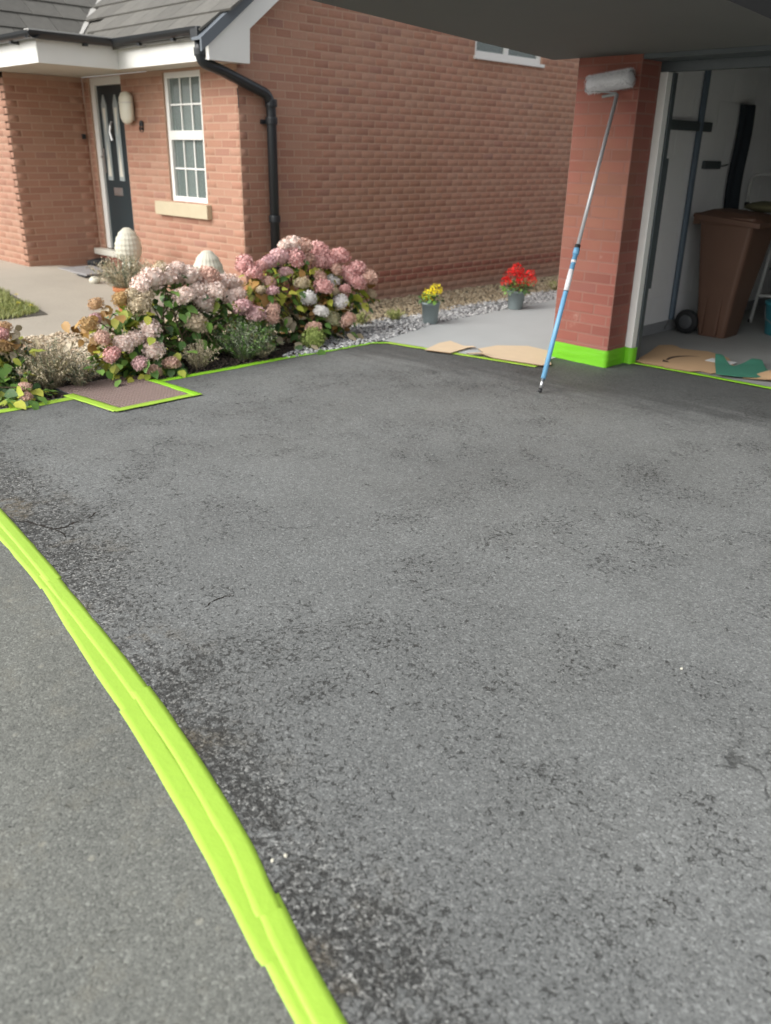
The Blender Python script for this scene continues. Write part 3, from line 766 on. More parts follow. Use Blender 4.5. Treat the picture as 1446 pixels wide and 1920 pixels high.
# wall lamp and number
bm = bmesh.new(); lathe(bm, [(.02, -.145), (.07, -.13), (.10, -.09), (.105, 0), (.10, .09), (.07, .13), (.02, .145)], 20, (-1.80, -.055, 1.815), .5)
lamp = obj("wall_lamp", bm, simple("lamp_cream_opal", (.72, .70, .58), .4, .05, 5), house, True)
bx("lamp_back", M_cream, lamp, -1.86, -1.74, -.022, -.005, 1.70, 1.93, .01)
bm = bmesh.new(); lathe(bm, [(.107, -.006), (.109, 0), (.107, .006)], 20, (-1.80, -.055, 1.86), .52); obj("lamp_band", bm, M_cream, lamp)
fc = bpy.data.curves.new("num", 'FONT'); fc.body = "8"; fc.size = .14; fc.extrude = .006; fc.align_x = 'CENTER'; fc.offset = .004
fo = bpy.data.objects.new("num", fc); COL.objects.link(fo); dg = bpy.context.evaluated_depsgraph_get()
nm = bpy.data.meshes.new_from_object(fo.evaluated_get(dg)); bpy.data.objects.remove(fo); nm.materials.clear(); nm.materials.append(M_gut)
link("house_number", nm, house, loc=(-1.615, -.014, 1.60), rot=(R(90), 0, 0))

# ------------------------------------------------------------------ the garage
gar = thing("brick_garage", "open garage with red brick pillar, white door frame and an added dark slab for the lens smudge", "garage", (3.0, .9, 0))
PX0, PX1, PY0, PY1 = 2.79, 3.28, .88, 1.13
GTOP = 1.985
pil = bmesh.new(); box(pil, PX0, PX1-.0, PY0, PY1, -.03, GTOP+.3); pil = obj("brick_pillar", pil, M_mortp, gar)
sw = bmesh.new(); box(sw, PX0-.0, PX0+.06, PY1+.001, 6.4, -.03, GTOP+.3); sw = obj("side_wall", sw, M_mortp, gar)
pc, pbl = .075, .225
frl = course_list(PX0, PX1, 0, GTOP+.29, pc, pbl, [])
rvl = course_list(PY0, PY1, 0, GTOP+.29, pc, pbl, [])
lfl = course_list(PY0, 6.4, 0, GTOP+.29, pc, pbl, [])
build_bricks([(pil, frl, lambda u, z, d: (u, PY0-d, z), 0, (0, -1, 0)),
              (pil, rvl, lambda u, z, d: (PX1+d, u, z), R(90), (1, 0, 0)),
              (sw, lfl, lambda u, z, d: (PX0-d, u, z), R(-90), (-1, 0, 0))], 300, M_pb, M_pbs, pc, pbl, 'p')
# white door frame post, steel tracks
fr = bmesh.new(); box(fr, PX1-.02, PX1+.055, PY1+.004, PY1+.07, .0, GTOP, .004); fr = obj("door_frame", fr, M_white, gar)
bx("door_frame", M_white, gar, 5.55, 5.63, PY1+.004, PY1+.07, 0, GTOP, .004)
bx("door_head", M_steel, gar, PX1-.02, 5.63, PY1+.004, PY1+.07, GTOP+.001, GTOP+.09)
bx("lintel_panel", M_steel, gar, PX1+.006, 5.9, PY0+.0, PY1, GTOP+.06, GTOP+.3)
bx("brick_pillar", M_mortp, gar, 5.6, 6.05, PY0, PY1, -.03, GTOP+.3)
bx("steel_channel", M_steel, gar, PX1+.02, PX1+.065, PY1+.075, PY1+.125, .01, GTOP, .003)
bm = bmesh.new(); box(bm, PX1+.03, PX1+.06, PY1+.13, PY1+.17, .55, 1.45, .004); obj("door_spring_guard", bm, M_steel, gar)
bm = bmesh.new(); tube(bm, bend([(3.10, 1.55, 1.88), (3.10, 1.55, 1.02), (3.15, 1.38, .92), (3.155, 1.37, .80)], .04), .017, 10); obj("lever_arm", bm, M_galv, gar, True)
# interior
inn = bmesh.new(); box(inn, PX0+.062, PX0+.072, PY1+.13, 6.3, .0, GTOP+.28); inn = obj("inner_wall", inn, M_wallw, gar)
# block courses on the painted wall
bm = bmesh.new()
inn2 = []
yy = PY1+.15
for j in range(10):
    z = .105+j*.225; y = 1.35-(j % 2)*.225
    while y < 6.2:
        y0_, y1_ = max(y, 1.32)+.002, min(y+.45, 6.25)-.002
        if y1_-y0_ > .05 and z+.225 < 2.27: bx("painted_block", M_wallw, inn, PX0+.0725, PX0+.0765, y0_, y1_, z+.002, z+.223)
        y += .45
bx("skirting_band", M_wallg, gar, PX0+.0725, PX0+.082, PY1+.14, 6.3, .009, .100)
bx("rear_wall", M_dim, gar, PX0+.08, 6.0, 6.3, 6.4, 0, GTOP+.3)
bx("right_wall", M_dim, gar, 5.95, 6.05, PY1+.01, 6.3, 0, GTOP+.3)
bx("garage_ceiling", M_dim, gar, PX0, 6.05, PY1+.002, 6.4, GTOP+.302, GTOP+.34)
bx("wall_pipe", M_bluepipe, gar, 2.872, 2.912, 2.56, 2.61, .11, GTOP+.28, .012)
bm = bmesh.new(); tube(bm, bend([(2.89, 2.585, .12), (2.89, 2.55, .08), (2.90, 2.47, .045)], .02), .008, 8); obj("pipe_tail", bm, M_galv, gar)
bx("track_bracket", M_steel, gar, 2.875, 2.905, 1.93, 2.78, 1.662, 1.735, .004)
bx("socket_box", M_steel, gar, 2.870, 2.905, 2.76, 3.06, 1.372, 1.437, .01)
bm = bmesh.new(); tube(bm, [(2.885, 3.06, 1.40), (2.89, 3.12, 1.395), (2.885, 3.24, 1.41)], .005, 6); obj("socket_cable", bm, M_steel, gar)
# made-up slab standing in for the dark blur near the lens
bm = bmesh.new()
cz = lambda y: 2.072+(.9-y)*.050
prof = [(2.58, .872), (2.58, -1.95), (3.3, -1.85), (4.05, -1.1), (4.4, -.95), (4.4, .872)]
lo = [bm.verts.new((x, y, cz(y))) for x, y in prof]; hi = [bm.verts.new((x, y, cz(y)+.10)) for x, y in prof]
bm.faces.new(lo[::-1]); bm.faces.new(hi)
for i in range(6): bm.faces.new((lo[i], lo[(i+1) % 6], hi[(i+1) % 6], hi[i]))
bmesh.ops.recalc_face_normals(bm, faces=bm.faces); bm.normal_update(); bm.faces.ensure_lookup_table()
co_ = obj("smudge_slab", bm, M_overhead, gar); co_.data.materials.append(M_smudge)
for p in co_.data.polygons:
    if abs(p.normal.z) < .5: p.material_index = 1  # slab edges painted dark to hide the sky light on them
bx("garage_roof", M_overhead, gar, 2.58, 6.2, .874, 6.6, GTOP+.345, GTOP+.42)
bx("garage_fascia", M_overhead, gar, 2.58, PX0-.002, .9, 6.5, GTOP+.16, GTOP+.34)
bx("smudge_panel", M_smudge, gar, 2.58, 6.2, .84, .873, cz(.9)+.105, 3.0)  # added board, painted dark to continue the slab's shaded tone

# ------------------------------------------------------------------ garage contents
b = thing("wheelie_bin", "tall brown wheelie bin just inside the garage beside the white wall", "wheelie bin", (3.28, 2.80, .01))
def bin_body():
    bm = bmesh.new()
    rings = []
    # (z, x0, x1, y0, y1) side face looks to -y
    for z, x0, x1, y0, y1, in ((0, -.13, .11, -.20, .10), (.10, -.155, .125, -.215, .11), (.30, -.17, .145, -.23, .13), (.93, -.235, .225, -.27, .23), (.96, -.25, .24, -.285, .245), (1.0, -.25, .24, -.285, .245)):
        c = .035; ring = []
        for (cx, cy, a0) in ((x1-c, y1-c, 0), (x0+c, y1-c, 90), (x0+c, y0+c, 180), (x1-c, y0+c, 270)):
            for k in range(4): a = R(a0+30*k); ring.append(bm.verts.new((cx+c*math.cos(a), cy+c*math.sin(a), z)))
        rings.append(ring)
    n = len(rings[0])
    for a, b_ in zip(rings, rings[1:]):
        for k in range(n): bm.faces.new((a[k], a[(k+1) % n], b_[(k+1) % n], b_[k]))
    bm.faces.new(rings[0]); bm.faces.new(rings[-1]); return bm
obj("bin_body", bin_body(), M_bin, b, world=False)
bm = bmesh.new()
for (xx, w_) in ((-.10, .02), (.03, .02)):
    prism(bm, [(xx, .02), (xx+w_, .02), (xx+w_+.01, .34), (xx, .34)], 'y', -.238, -.205)
obj("moulded_rib", bm, M_bin, b, world=False)
bm = bmesh.new()
vs = []
nx, ny = 8, 6
for j in range(ny+1):
    for i in range(nx+1):
        u, v = i/nx, j/ny
        x = -.27+.565*u; y = -.305+.57*v
        z = 1.012+.055*(1-(2*v-1)**4)*(1-(2*u-1)**6)-.045*u
        vs.append(bm.verts.new((x, y, z)))
top = [[vs[j*(nx+1)+i] for i in range(nx+1)] for j in range(ny+1)]
fs = [bm.faces.new((top[j][i], top[j][i+1], top[j+1][i+1], top[j+1][i])) for j in range(ny) for i in range(nx)]
r = bmesh.ops.extrude_face_region(bm, geom=fs)
for v in r['geom']:
    if isinstance(v, bmesh.types.BMVert): v.co.z = min(v.co.z, 1.0)-.038 if abs(v.co.x) > 10 else .975-.045*((v.co.x+.27)/.565)
obj("bin_lid", bm, M_bin, b, world=False)
bm = bmesh.new(); tube(bm, [(-.29, -.26, 1.0), (-.30, 0, 1.0), (-.29, .26, 1.0)], .02, 8); box(bm, -.30, -.24, -.26, -.20, .93, 1.02, .006); box(bm, -.30, -.24, .2, .26, .93, 1.02, .006); obj("handle", bm, M_bin, b, world=False)
for yy in (-.245, .235):
    bm = bmesh.new(); lathe(bm, [(.06, -.025), (.095, -.025), (.105, -.012), (.105, .012), (.095, .025), (.06, .025)], 28)
    bmesh.ops.rotate(bm, verts=bm.verts, matrix=Matrix.Rotation(R(90), 3, 'X'))
    wh = obj("wheel", bm, M_rub, b, True, world=False, loc=(-.225, yy, .108))
    bm = bmesh.new(); lathe(bm, [(.02, -.030), (.055, -.029), (.062, -.024), (.062, .024), (.055, .029), (.02, .030)], 24)
    bmesh.ops.rotate(bm, verts=bm.verts, matrix=Matrix.Rotation(R(90), 3, 'X'))
    obj("wheel_hub", bm, M_hub, wh, True, world=False)
bm = bmesh.new(); tube(bm, [(-.225, -.24, .108), (-.225, .23, .108)], .012, 8); obj("axle", bm, M_steel, b, world=False)
# cushion on the lid
bm = bmesh.new(); bmesh.ops.create_uvsphere(bm, u_segments=20, v_segments=12, radius=1)
for v in bm.verts:
    n_ = noise.noise(v.co*2.3)*.15; v.co = Vector((v.co.x*.20*(1+n_), v.co.y*.15*(1+n_), v.co.z*.045*(1+n_)))
o = obj("folded_sheet", bm, M_olive, None, True, loc=(3.42, 2.98, 1.085)); tag(o, "crumpled olive cloth lying on top of the brown bin lid", "cloth")
# dark coat hanging on the garage wall
bm = bmesh.new()
n = 16; V = []; F = []
for side in (0, 1):
    for j in range(13):
        t = j/12
        for i in range(n+1):
            s = i/n; yv = 3.29+.28*s+(.02*math.sin(t*7))
            xo = 2.885+.05*side*math.sin(math.pi*s)+.015*math.sin(s*14+t)*side
            V.append((xo, yv, 1.90-.95*t))
for side in (0, 1):
    for j in range(12):
        for i in range(n):
            a = side*13*(n+1)+j*(n+1)+i; F.append((a, a+1, a+n+2, a+n+1))
o = link("hanging_sheet", np_mesh("hanging_sheet", V, F, simple("navy_cloth", (.022, .030, .038), .9, .2, 9), True)); tag(o, "long dark navy cloth hanging on the garage wall behind the bin", "cloth")
# step ladder
l = thing("step_ladder", "white metal step ladder with hoop handle standing behind the brown bin", "ladder", (3.5, 3.6, .01))
bm = bmesh.new()
tube(bm, bend([(-.305, .0, .0), (-.235, .0, .68), (-.15, .05, 1.0)], .03), .016, 8); obj("leg", bm, M_ladder, l, world=False)
bm = bmesh.new(); tube(bm, [(.34, .0, .0), (.30, .05, 1.0)], .014, 8); obj("leg", bm, M_ladder, l, world=False)
bm = bmesh.new(); tube(bm, [(-.26, .45, .0), (-.05, .08, 1.0)], .012, 8); obj("leg", bm, M_ladder, l, world=False)
bm = bmesh.new(); tube(bm, [(.4, .45, .0), (.3, .08, 1.0)], .012, 8); obj("leg", bm, M_ladder, l, world=False)
bm = bmesh.new(); tube(bm, bend([(-.56, .05, .92), (-.56, .05, 1.32), (.25, .05, 1.32), (.28, .05, .92)], .08), .014, 10); obj("hoop_handle", bm, M_ladder, l, True, world=False)
for k, z in enumerate((.25, .50, .75)): bx("tread", M_stripe if k else M_ladder, l, -.28+k*.07, .32, -.03, .07+.0, z, z+.022, .004, world=False)
bm = bmesh.new(); lathe(bm, [(.02, -.02), (.024, 0), (.02, .02)], 10, (-.56, .05, 1.06)); obj("clamp_knob", bm, M_grip, l, world=False)
bm = bmesh.new(); lathe(bm, [(.016, 0), (.02, .02), (.017, .04)], 10, (-.312, 0, -.008)); obj("foot_cap", bm, M_grip, l, world=False)
# dark storage boxes, turquoise tub
t = thing("storage_crate", "dark grey plastic storage crate on the garage floor behind the ladder", "crate", (3.75, 4.25, .01))
bx("crate_body", M_stripe, t, -.42, .5, -.25, .3, .0, .48, .02, world=False); bx("crate_lid", M_steel, t, -.45, .53, -.28, .33, .482, .53, .01, world=False)
t = thing("storage_crate", "dark grey plastic storage crate stacked on top of the other crate", "crate", (3.78, 4.27, .542))
bx("crate_body", M_stripe, t, -.40, .45, -.22, .28, .0, .36, .02, world=False); bx("crate_lid", M_steel, t, -.43, .48, -.25, .31, .362, .40, .01, world=False)
t = thing("plastic_tub", "turquoise plastic tub on the garage floor right of the ladder", "tub", (3.66, 3.2, .009))
bm = bmesh.new(); lathe(bm, [(.13, 0), (.15, .01), (.18, .26), (.19, .265), (.19, .29), (.17, .29), (.165, .26), (.14, .03)], 24); obj("tub_body", bm, M_blueplast, t, True, world=False)
bm = bmesh.new(); tube(bm, bend([(-.185, 0, .27), (-.15, -.1, .15), (0, -.2, .10), (.15, -.1, .15), (.185, 0, .27)], .05), .004, 6); obj("handle", bm, M_galv, t, world=False)
# board leaning at the back
t = thing("shelving_unit", "dark upright post of shelving deep inside the garage", "shelving", (3.25, 4.9, .01))
bx("post", M_dim, t, -.04, .04, -.03, .03, 0, 2.0, .004, world=False); bx("post", M_steel, t, 1.2, 1.27, -.03, .03, 0, 2.0, .004, world=False)
for z in (.5, 1.1, 1.7): bx("shelf", M_dim, t, -.04, 1.27, .031, .5, z, z+.03, .003, world=False)

# ------------------------------------------------------------------ masking tape
def strip(name, mat, parent, path, wd, z, jitter=.002, seg=.06, ragged=0):
    """thin tape following a path on the ground"""
    P = [Vector((p[0], p[1])) for p in path]; pts = []
    for a, b_ in zip(P, P[1:]):
        k = max(1, int((b_-a).length/seg))
        for i in range(k): pts.append(a+(b_-a)*i/k)
    pts.append(P[-1]); V = []; F = []; n = len(pts); th = .0003
    ph = random.uniform(0, 9)
    for i, p in enumerate(pts):
        t = (pts[min(i+1, n-1)]-pts[max(i-1, 0)]).normalized(); nrm = Vector((-t.y, t.x))
        for s in (-1, -.45, -.1, .1, .5, 1):
            q = p+nrm*(s*wd/2+random.gauss(0, jitter)*(abs(s) == 1)*.5)
            ridge = .0006*math.exp(-(s-.12*math.sin(i*.33+ph))**2/.03)*max(0, math.sin(i*.19+ph))
            V.append((q.x, q.y, z+th+ridge+.0002*noise.noise(Vector((q.x*14, q.y*14, s*2)))))
    for i in range(n-1):
        for k in range(5): a = i*6+k; F.append((a, a+1, a+7, a+6))
    # skirt down to the ground so the tape has an edge
    m = len(V)
    for i in range(n): V.append((V[i*6][0], V[i*6][1], z-.0002)); V.append((V[i*6+5][0], V[i*6+5][1], z-.0002))
    for i in range(n-1):
        F.append((i*6, (i+1)*6, m+(i+1)*2, m+i*2)); F.append((i*6+5, m+i*2+1, m+(i+1)*2+1, (i+1)*6+5))
    return link(name, np_mesh(name, V, F, mat, False), parent)
def offset_pts(pts, d):
    out = []
    for i, p in enumerate(pts):
        a = Vector(pts[max(i-1, 0)]); b_ = Vector(pts[min(i+1, len(pts)-1)]); t = (b_-a).normalized(); out.append((p[0]-t.y*d, p[1]+t.x*d))
    return out
def sub(pts, x0, x1):
    """part of an x-monotone path between x0 and x1"""
    def at(x):
        for a, b_ in zip(pts, pts[1:]):
            if a[0] <= x <= b_[0]: t = (x-a[0])/(b_[0]-a[0]); return (x, a[1]+(b_[1]-a[1])*t)
        return pts[-1]
    return [at(x0)]+[p for p in pts if x0 < p[0] < x1]+[at(x1)]
t = thing("masking_tape_line", "wide lime green tape line across the foreground between driveway and footway", "tape", (4.6, -3.75, 0))
jit = lambda a, b: [(x, y) for x, y in sub(BT, a, b)]
def smooth_path(p, k=6):
    out = []
    for i in range(len(p)-1):
        a, b_, c_, d_ = [Vector(p[max(0, min(len(p)-1, j))]) for j in (i-1, i, i+1, i+2)]
        for q in range(k):
            t_ = q/k; v = .5*((2*b_)+(c_-a)*t_+(2*a-5*b_+4*c_-d_)*t_*t_+(3*b_-a-3*c_+d_)*t_**3); out.append((v.x, v.y))
    return out+[p[-1]]
BT = smooth_path(BT)
up = offset_pts(BT, -.028); lo_ = offset_pts(smooth_path(BB), .033)
for k, (a, b_) in enumerate(((1.3, 2.5), (2.42, 3.76), (3.70, 4.62), (4.58, 5.465), (5.43, 6.3), (6.25, 7.6))):
    strip("tape_strip", M_tape, t, sub([(x, y+(.002, .006, -.001, .004, .010, .0)[k]) for x, y in up], a, b_), .056, .0010+.0002*(k % 2))
for k, (a, b_) in enumerate(((1.3, 2.7), (2.62, 3.80), (3.62, 4.74), (4.64, 5.56), (5.42, 6.4), (6.3, 7.6))):
    strip("tape_strip", M_tape, t, sub([(x, y+(0, -.003, .001, -.003, .002, .0)[k]) for x, y in lo_], a, b_), .066, .0005+.0002*(k % 2))
t = thing("masking_tape_line", "lime green tape running beside the flower bed and around the drain cover", "tape", (1.5, -1.8, 0))
for path, wd, zz, mt in ((([(1.515, -9), (1.52, -4), (1.515, -2.43)]), .075, .003, M_tape), ([(1.44, -2.44), (1.965, -2.375)], .075, .0085, M_tape), ([(1.955, -2.40), (1.955, -1.80)], .062, .0092, M_tape),
                    ([(1.97, -1.825), (1.44, -1.855)], .062, .0100, M_tapem), ([(1.485, -1.89), (1.50, -1.3), (1.49, -.8)], .066, .003, M_tapem), ([(1.492, -.86), (1.51, -.3), (1.52, .10)], .062, .0045, M_tapem)):
    strip("tape_strip", mt, t, path, wd, zz, .004)
t = thing("masking_tape_line", "lime green tape along the front edge of the pale concrete path", "tape", (2.2, .4, 0))
strip("tape_strip", M_tapem, t, [(1.49, .08), (1.62, .255)], .05, .006, .004)
strip("tape_strip", M_tape, t, [(1.60, .25), (2.2, .36), (2.93, .50)], .058, .007, .004)
t = thing("masking_tape_line", "thin green tape along the garage threshold under the cardboard", "tape", (4.2, 1.22, 0))
strip("tape_strip", M_tapem, t, [(3.34, 1.16), (3.9, 1.20), (5.5, 1.24)], .05, .0105, .004)
t = thing("masking_tape_wrap", "bright green tape wrapped around the foot of the brick pillar", "tape", (3.03, .9, 0))
def wallstrip(path, z0, z1, off):
    P = [Vector(p) for p in path]; V = []; F = []; k = 0
    pts = []
    for a, b_ in zip(P, P[1:]):
        m = max(2, int((b_-a).length/.03)); pts += [a+(b_-a)*i/m for i in range(m)]
    pts.append(P[-1]); rows = 5
    for j in range(rows+1):
        z = z0+(z1-z0)*j/rows
        for i, p in enumerate(pts):
            w_ = .0025*noise.noise(Vector((p.x*9+off*50, p.y*9, z*60)))
            t_ = (pts[min(i+1, len(pts)-1)]-pts[max(i-1, 0)]).normalized(); nn = Vector((t_.y, -t_.x))
            q = p+nn*(off+w_); V.append((q.x, q.y, z+(.003*noise.noise(Vector((p.x*14, p.y*14, off*90))) if j in (0, rows) else 0)))
    n = len(pts)
    for j in range(rows):
        for i in range(n-1): a = j*n+i; F.append((a, a+1, a+n+1, a+n))
    return V, F
wp = [(PX0-.004, 1.35), (PX0-.004, PY0-.004), (PX1+.004, PY0-.004), (PX1+.004, PY1+.0)]
for k, (z0, z1) in enumerate(((.002, .05), (.038, .088), (.080, .128))):
    V, F = wallstrip(wp, z0, z1, .004+.0012*(k % 2)+.0006*k); link("tape_strip", np_mesh("tape_strip", V, F, M_tapeshade, True), t)
V, F = wallstrip([(PX1+.006, PY1), (PX1+.062, PY1), (PX1+.068, PY1+.06)], .002, .125, .004); link("tape_strip", np_mesh("tape_strip", V, F, M_tapeshade, True), t)

# ------------------------------------------------------------------ drain cover, edging
dc = thing("drain_cover", "square recessed drain cover with fine brown grid set between tape strips", "drain cover", (1.66, -2.12, 0))
bx("cover_frame", M_steel, dc, 1.22, 1.935, -2.425, -1.86, -.02, .002)
g = NT("cover_infill_brown"); c = g.mix(g.noise(30, 4, .6), (.23, .165, .145), (.33, .245, .215)); g.done(c, .85); M_cov = g.m
nb = 24
bm0 = bmesh.new(); box(bm0, -.35, .35, -.0075, .0075, 0, .0040, 0); cm = to_mesh(bm0, "cover_bar", M_cov)
for i in range(nb): link("cover_bar", cm, dc, loc=(1.575-1.66, -2.41+.54*i/(nb-1)+2.12, .0025), world=False)
bm = bmesh.new()
for i in range(20): x = 1.25+.66*i/19; box(bm, x-.003, x+.003, -2.42, -1.86, .0030, .0075)
obj("cross_rib", bm, M_cov, dc)
ke = thing("edging_kerb", "low weathered concrete edging between gravel and soil bed", "kerb", (.95, -2, 0))
bm0 = bmesh.new(); box(bm0, -.03, .03, -.295, .295, -.03, .055, .008); km = to_mesh(bm0, "edging_block", M_kerb)
for i in range(13): link("edging_block", km, ke, loc=(.94-.95, -.55-i*.6+2, 0), world=False, rot=(0, 0, random.gauss(0, .008)))

# ------------------------------------------------------------------ cards
def card(name, poly, z, mat, label, lift=(), th=.0055, cat='cardboard'):
    bm = bmesh.new(); n = len(poly)
    def zz(p): 
        h = z
        for (cx, cy, r_, a) in lift: h += a*math.exp(-((p[0]-cx)**2+(p[1]-cy)**2)/r_**2)
        return h
    f = bm.faces.new([bm.verts.new((p[0], p[1], 0)) for p in poly])
    bmesh.ops.triangulate(bm, faces=[f]); bmesh.ops.subdivide_edges(bm, edges=bm.edges[:], cuts=4, use_grid_fill=True)
    for v in bm.verts: v.co.z = zz(v.co)
    r = bmesh.ops.extrude_face_region(bm, geom=bm.faces[:])
    for v in r['geom']:
        if isinstance(v, bmesh.types.BMVert): v.co.z += th
    bm.normal_update(); side = [f.index for f in bm.faces if abs(f.normal.z) < .5]
    bm.faces.index_update(); side = [f.index for f in bm.faces if abs(f.normal.z) < .5]
    o = obj(name, bm, mat); o.data.materials.append(M_cardedge if mat is not M_cardg else M_cardg)
    for i in side: o.data.polygons[i].material_index = 1
    tag(o, label, cat); return o
card("cardboard_piece", [(2.03, .24), (1.93, .52), (1.93, .66), (2.12, .60), (2.20, .62), (2.26, .60), (2.21, .55), (2.24, .31)], .013, M_cardp, "small pale cardboard piece on the tape edge of the concrete path", [(2.23, .60, .05, .012)])
card("cardboard_piece", [(2.33, .40), (2.40, .52), (2.28, .60), (2.30, .82), (2.48, 1.0), (2.72, .98), (2.78, .84), (2.99, .60), (2.96, .515), (2.7, .46), (2.5, .42)], .013, M_cardp, "larger pale cardboard sheet on the path beside the brick pillar", [(2.46, .42, .07, .018)])
cg = card("cardboard_piece", [(3.34, 1.20), (3.22, 1.78), (3.28, 1.90), (3.34, 1.88), (3.38, 1.84), (3.56, 1.96), (3.68, 1.92), (3.78, 1.86), (4.0, 1.52), (3.93, 1.25), (3.84, 1.27), (3.80, 1.20), (3.6, 1.17), (3.58, 1.20), (3.45, 1.17)], .014, M_card, "tan cardboard with dark curved print and white label at the garage threshold", [(3.25, 1.8, .2, .02)])
# printed arc and label on it
V = []; F = []
N = 22
for i in range(N+1):
    t_ = i/N; a = R(205-100*t_); cx, cy, r_ = 3.70, 1.50, .23
    w_ = .018*math.sin(math.pi*min(1, .15+t_*.9))
    for s in (-1, 1): V.append((cx+(r_+s*w_)*math.cos(a)*.95, cy+(r_+s*w_)*math.sin(a), .0203+.02*math.exp(-(((cx+r_*math.cos(a))-3.25)**2+((cy+r_*math.sin(a))-1.8)**2)/.04)))
for i in range(N): F.append((2*i, 2*i+1, 2*i+3, 2*i+2))
link("printed_arc", np_mesh("printed_arc", V, F, M_ink), cg)
V = [(3.50, 1.33, .0203), (3.47, 1.40, .0203), (3.53, 1.37, .0203), (3.55, 1.345, .0203)]; link("printed_arrow", np_mesh("printed_arrow", V, [(0, 1, 2, 3)], M_ink), cg)
bx("paper_label", M_label, cg, 3.70, 3.90, 1.62, 1.75, .0202, .0212)
card("green_card", [(3.98, 1.22), (3.78, 1.62), (3.73, 1.72), (3.78, 1.74), (3.92, 1.58), (3.96, 1.56), (3.97, 1.84), (4.04, 1.86), (4.16, 1.66), (4.28, 1.52), (4.22, 1.34), (4.12, 1.27)], .030, M_cardg, "bottle green card cut into points on the tan cardboard", [(3.76, 1.70, .1, .035), (4.0, 1.84, .1, .02)], .0025, "card")
card("green_card", [(4.16, 1.74), (4.20, 1.86), (4.5, 1.86), (4.5, 1.70)], .012, M_cardg, "flat green card behind the folded cardboard in the garage", [], .003, "card")
card("cardboard_piece", [(4.14, 1.30), (4.22, 1.62), (4.30, 1.74), (4.6, 1.74), (4.7, 1.40), (4.5, 1.28), (4.32, 1.36)], .016, M_card, "tan cardboard flap raised in the middle at the right of the threshold", [(4.35, 1.55, .16, .05)])

# ------------------------------------------------------------------ roller on its pole
f0 = Vector((3.392, -.103, .01)); f1 = Vector((3.172, .80, 1.862)); dv = f1-f0
ro = thing("paint_roller", "white fleece roller on a long blue and silver pole leaning on the brick pillar", "paint roller", tuple(f0))
def seg(name, mat, a, b_, r_, parent=ro, s=12):
    bm = bmesh.new(); tube(bm, [f0+dv*a, f0+dv*b_], r_, s); return obj(name, bm, mat, parent, True)
L = dv.length
seg("threaded_tip", M_grip, 0, .012, .013); seg("chrome_ferrule", M_chrome, .012, .045, .0125)
pp = seg("lower_pole", M_poleblue, .045, .455, .0165); seg("pole_sticker", M_sticker, .335, .405, .0178, pp)
seg("sticker_edge", M_grip, .333, .3345, .0179, pp)
seg("locking_collar", M_poleblue, .455, .475, .021); seg("collar_ring", M_sticker, .428, .436, .0182, pp)
seg("collar_cap", M_grip, .475, .487, .019)
seg("upper_pole", M_polesilver, .487, .985, .0130)
hc = Vector((3.10, .80, 1.915)); ax = Vector((1, .0, .10)).normalized(); hl = .165
bm = bmesh.new(); pts = []
prof = []
for i in range(25):
    s_ = -hl+2*hl*i/24; rr_ = .050*(1-.35*max(0, (abs(s_)-.14)/.025)**2) if abs(s_) > .14 else .050
    pts.append(hc+ax*s_); prof.append(rr_)
tube(bm, pts, prof, 28)
for v in bm.verts:
    n_ = noise.noise(v.co*70)*.004+noise.noise(v.co*190)*.003; d_ = (v.co-hc); d_ = (d_-ax*d_.dot(ax)).normalized(); v.co += d_*n_
obj("roller_sleeve", bm, M_fleece, ro, True)
V = []; F = []       # fleece tufts
for i in range(5200):
    s_ = random.uniform(-hl, hl); a = random.uniform(0, 6.28); e1 = ax.orthogonal().normalized(); e2 = ax.cross(e1)
    dr = e1*math.cos(a)+e2*math.sin(a); p = hc+ax*s_+dr*.047; ln = .010+.006*random.random()
    tip = p+dr*ln+Vector((random.gauss(0, .004), random.gauss(0, .004), random.gauss(0, .004))); sd_ = ax*.0016
    k = len(V); V += [p-sd_, p+sd_, tip]; F.append((k, k+1, k+2))
link("fleece_pile", np_mesh("fleece_pile", V, F, M_fleece), ro)
bm = bmesh.new(); e = f0+dv*.985
tube(bm, bend([e-Vector((0, 0, .02)), e+Vector((.0, -.002, .012)), e+Vector((-.02, -.01, .008)), hc-ax*(hl-.06)+Vector((0, -.02, -.045)), hc-ax*(hl+.015)+Vector((0, -.01, -.04)), hc-ax*(hl+.015), hc-ax*(hl-.02)], .015), .0045, 8)
obj("wire_frame", bm, M_galv, ro, True)
bm = bmesh.new(); tube(bm, [e-Vector((.10, .02, .012)), e-Vector((.01, .004, .0))], .009, 8); obj("frame_socket", bm, M_galv, ro)

# ------------------------------------------------------------------ eggs, pots, mat
def egg(x, y, z, h, r_, label, pl=.05):
    t = thing("garden_egg", label, "garden ornament", (x, y, z), 0, "cream carved stone eggs beside the front wall")
    bm = bmesh.new(); prof = []
    for i in range(49):
        a = math.pi*i/48; zz = h/2-math.cos(a)*h/2; rad = math.sin(a)*r_*(1+.16*math.cos(a)); prof.append((max(.002, rad), zz))
    lathe(bm, prof, 72)
    for v in bm.verts:
        a = math.atan2(v.co.y, v.co.x); q = v.co.z/h
        s_ = math.sin(a*10+q*22)*math.sin(a*10-q*22); rad = Vector((v.co.x, v.co.y, 0)); v.co += rad.normalized()*s_*.006 if rad.length > .01 else Vector()
    obj("carved_shell", bm, M_cast, t, True, world=False)
    bm = bmesh.new(); lathe(bm, [(r_*.62, -pl), (r_*.62, .0), (r_*.42, .035)], 24); obj("plinth", bm, M_cast, t, True, world=False)
egg(-1.30, -.45, .41, .335, .124, "cream carved egg ornament in front of the front door", .22)
egg(.30, -.60, .25, .43, .138, "cream carved egg ornament standing beside the downpipe corner of the house", .25)
m = thing("door_mat", "grey door mat lying on the path in front of the door step", "mat", (-2.2, -.45, .24))
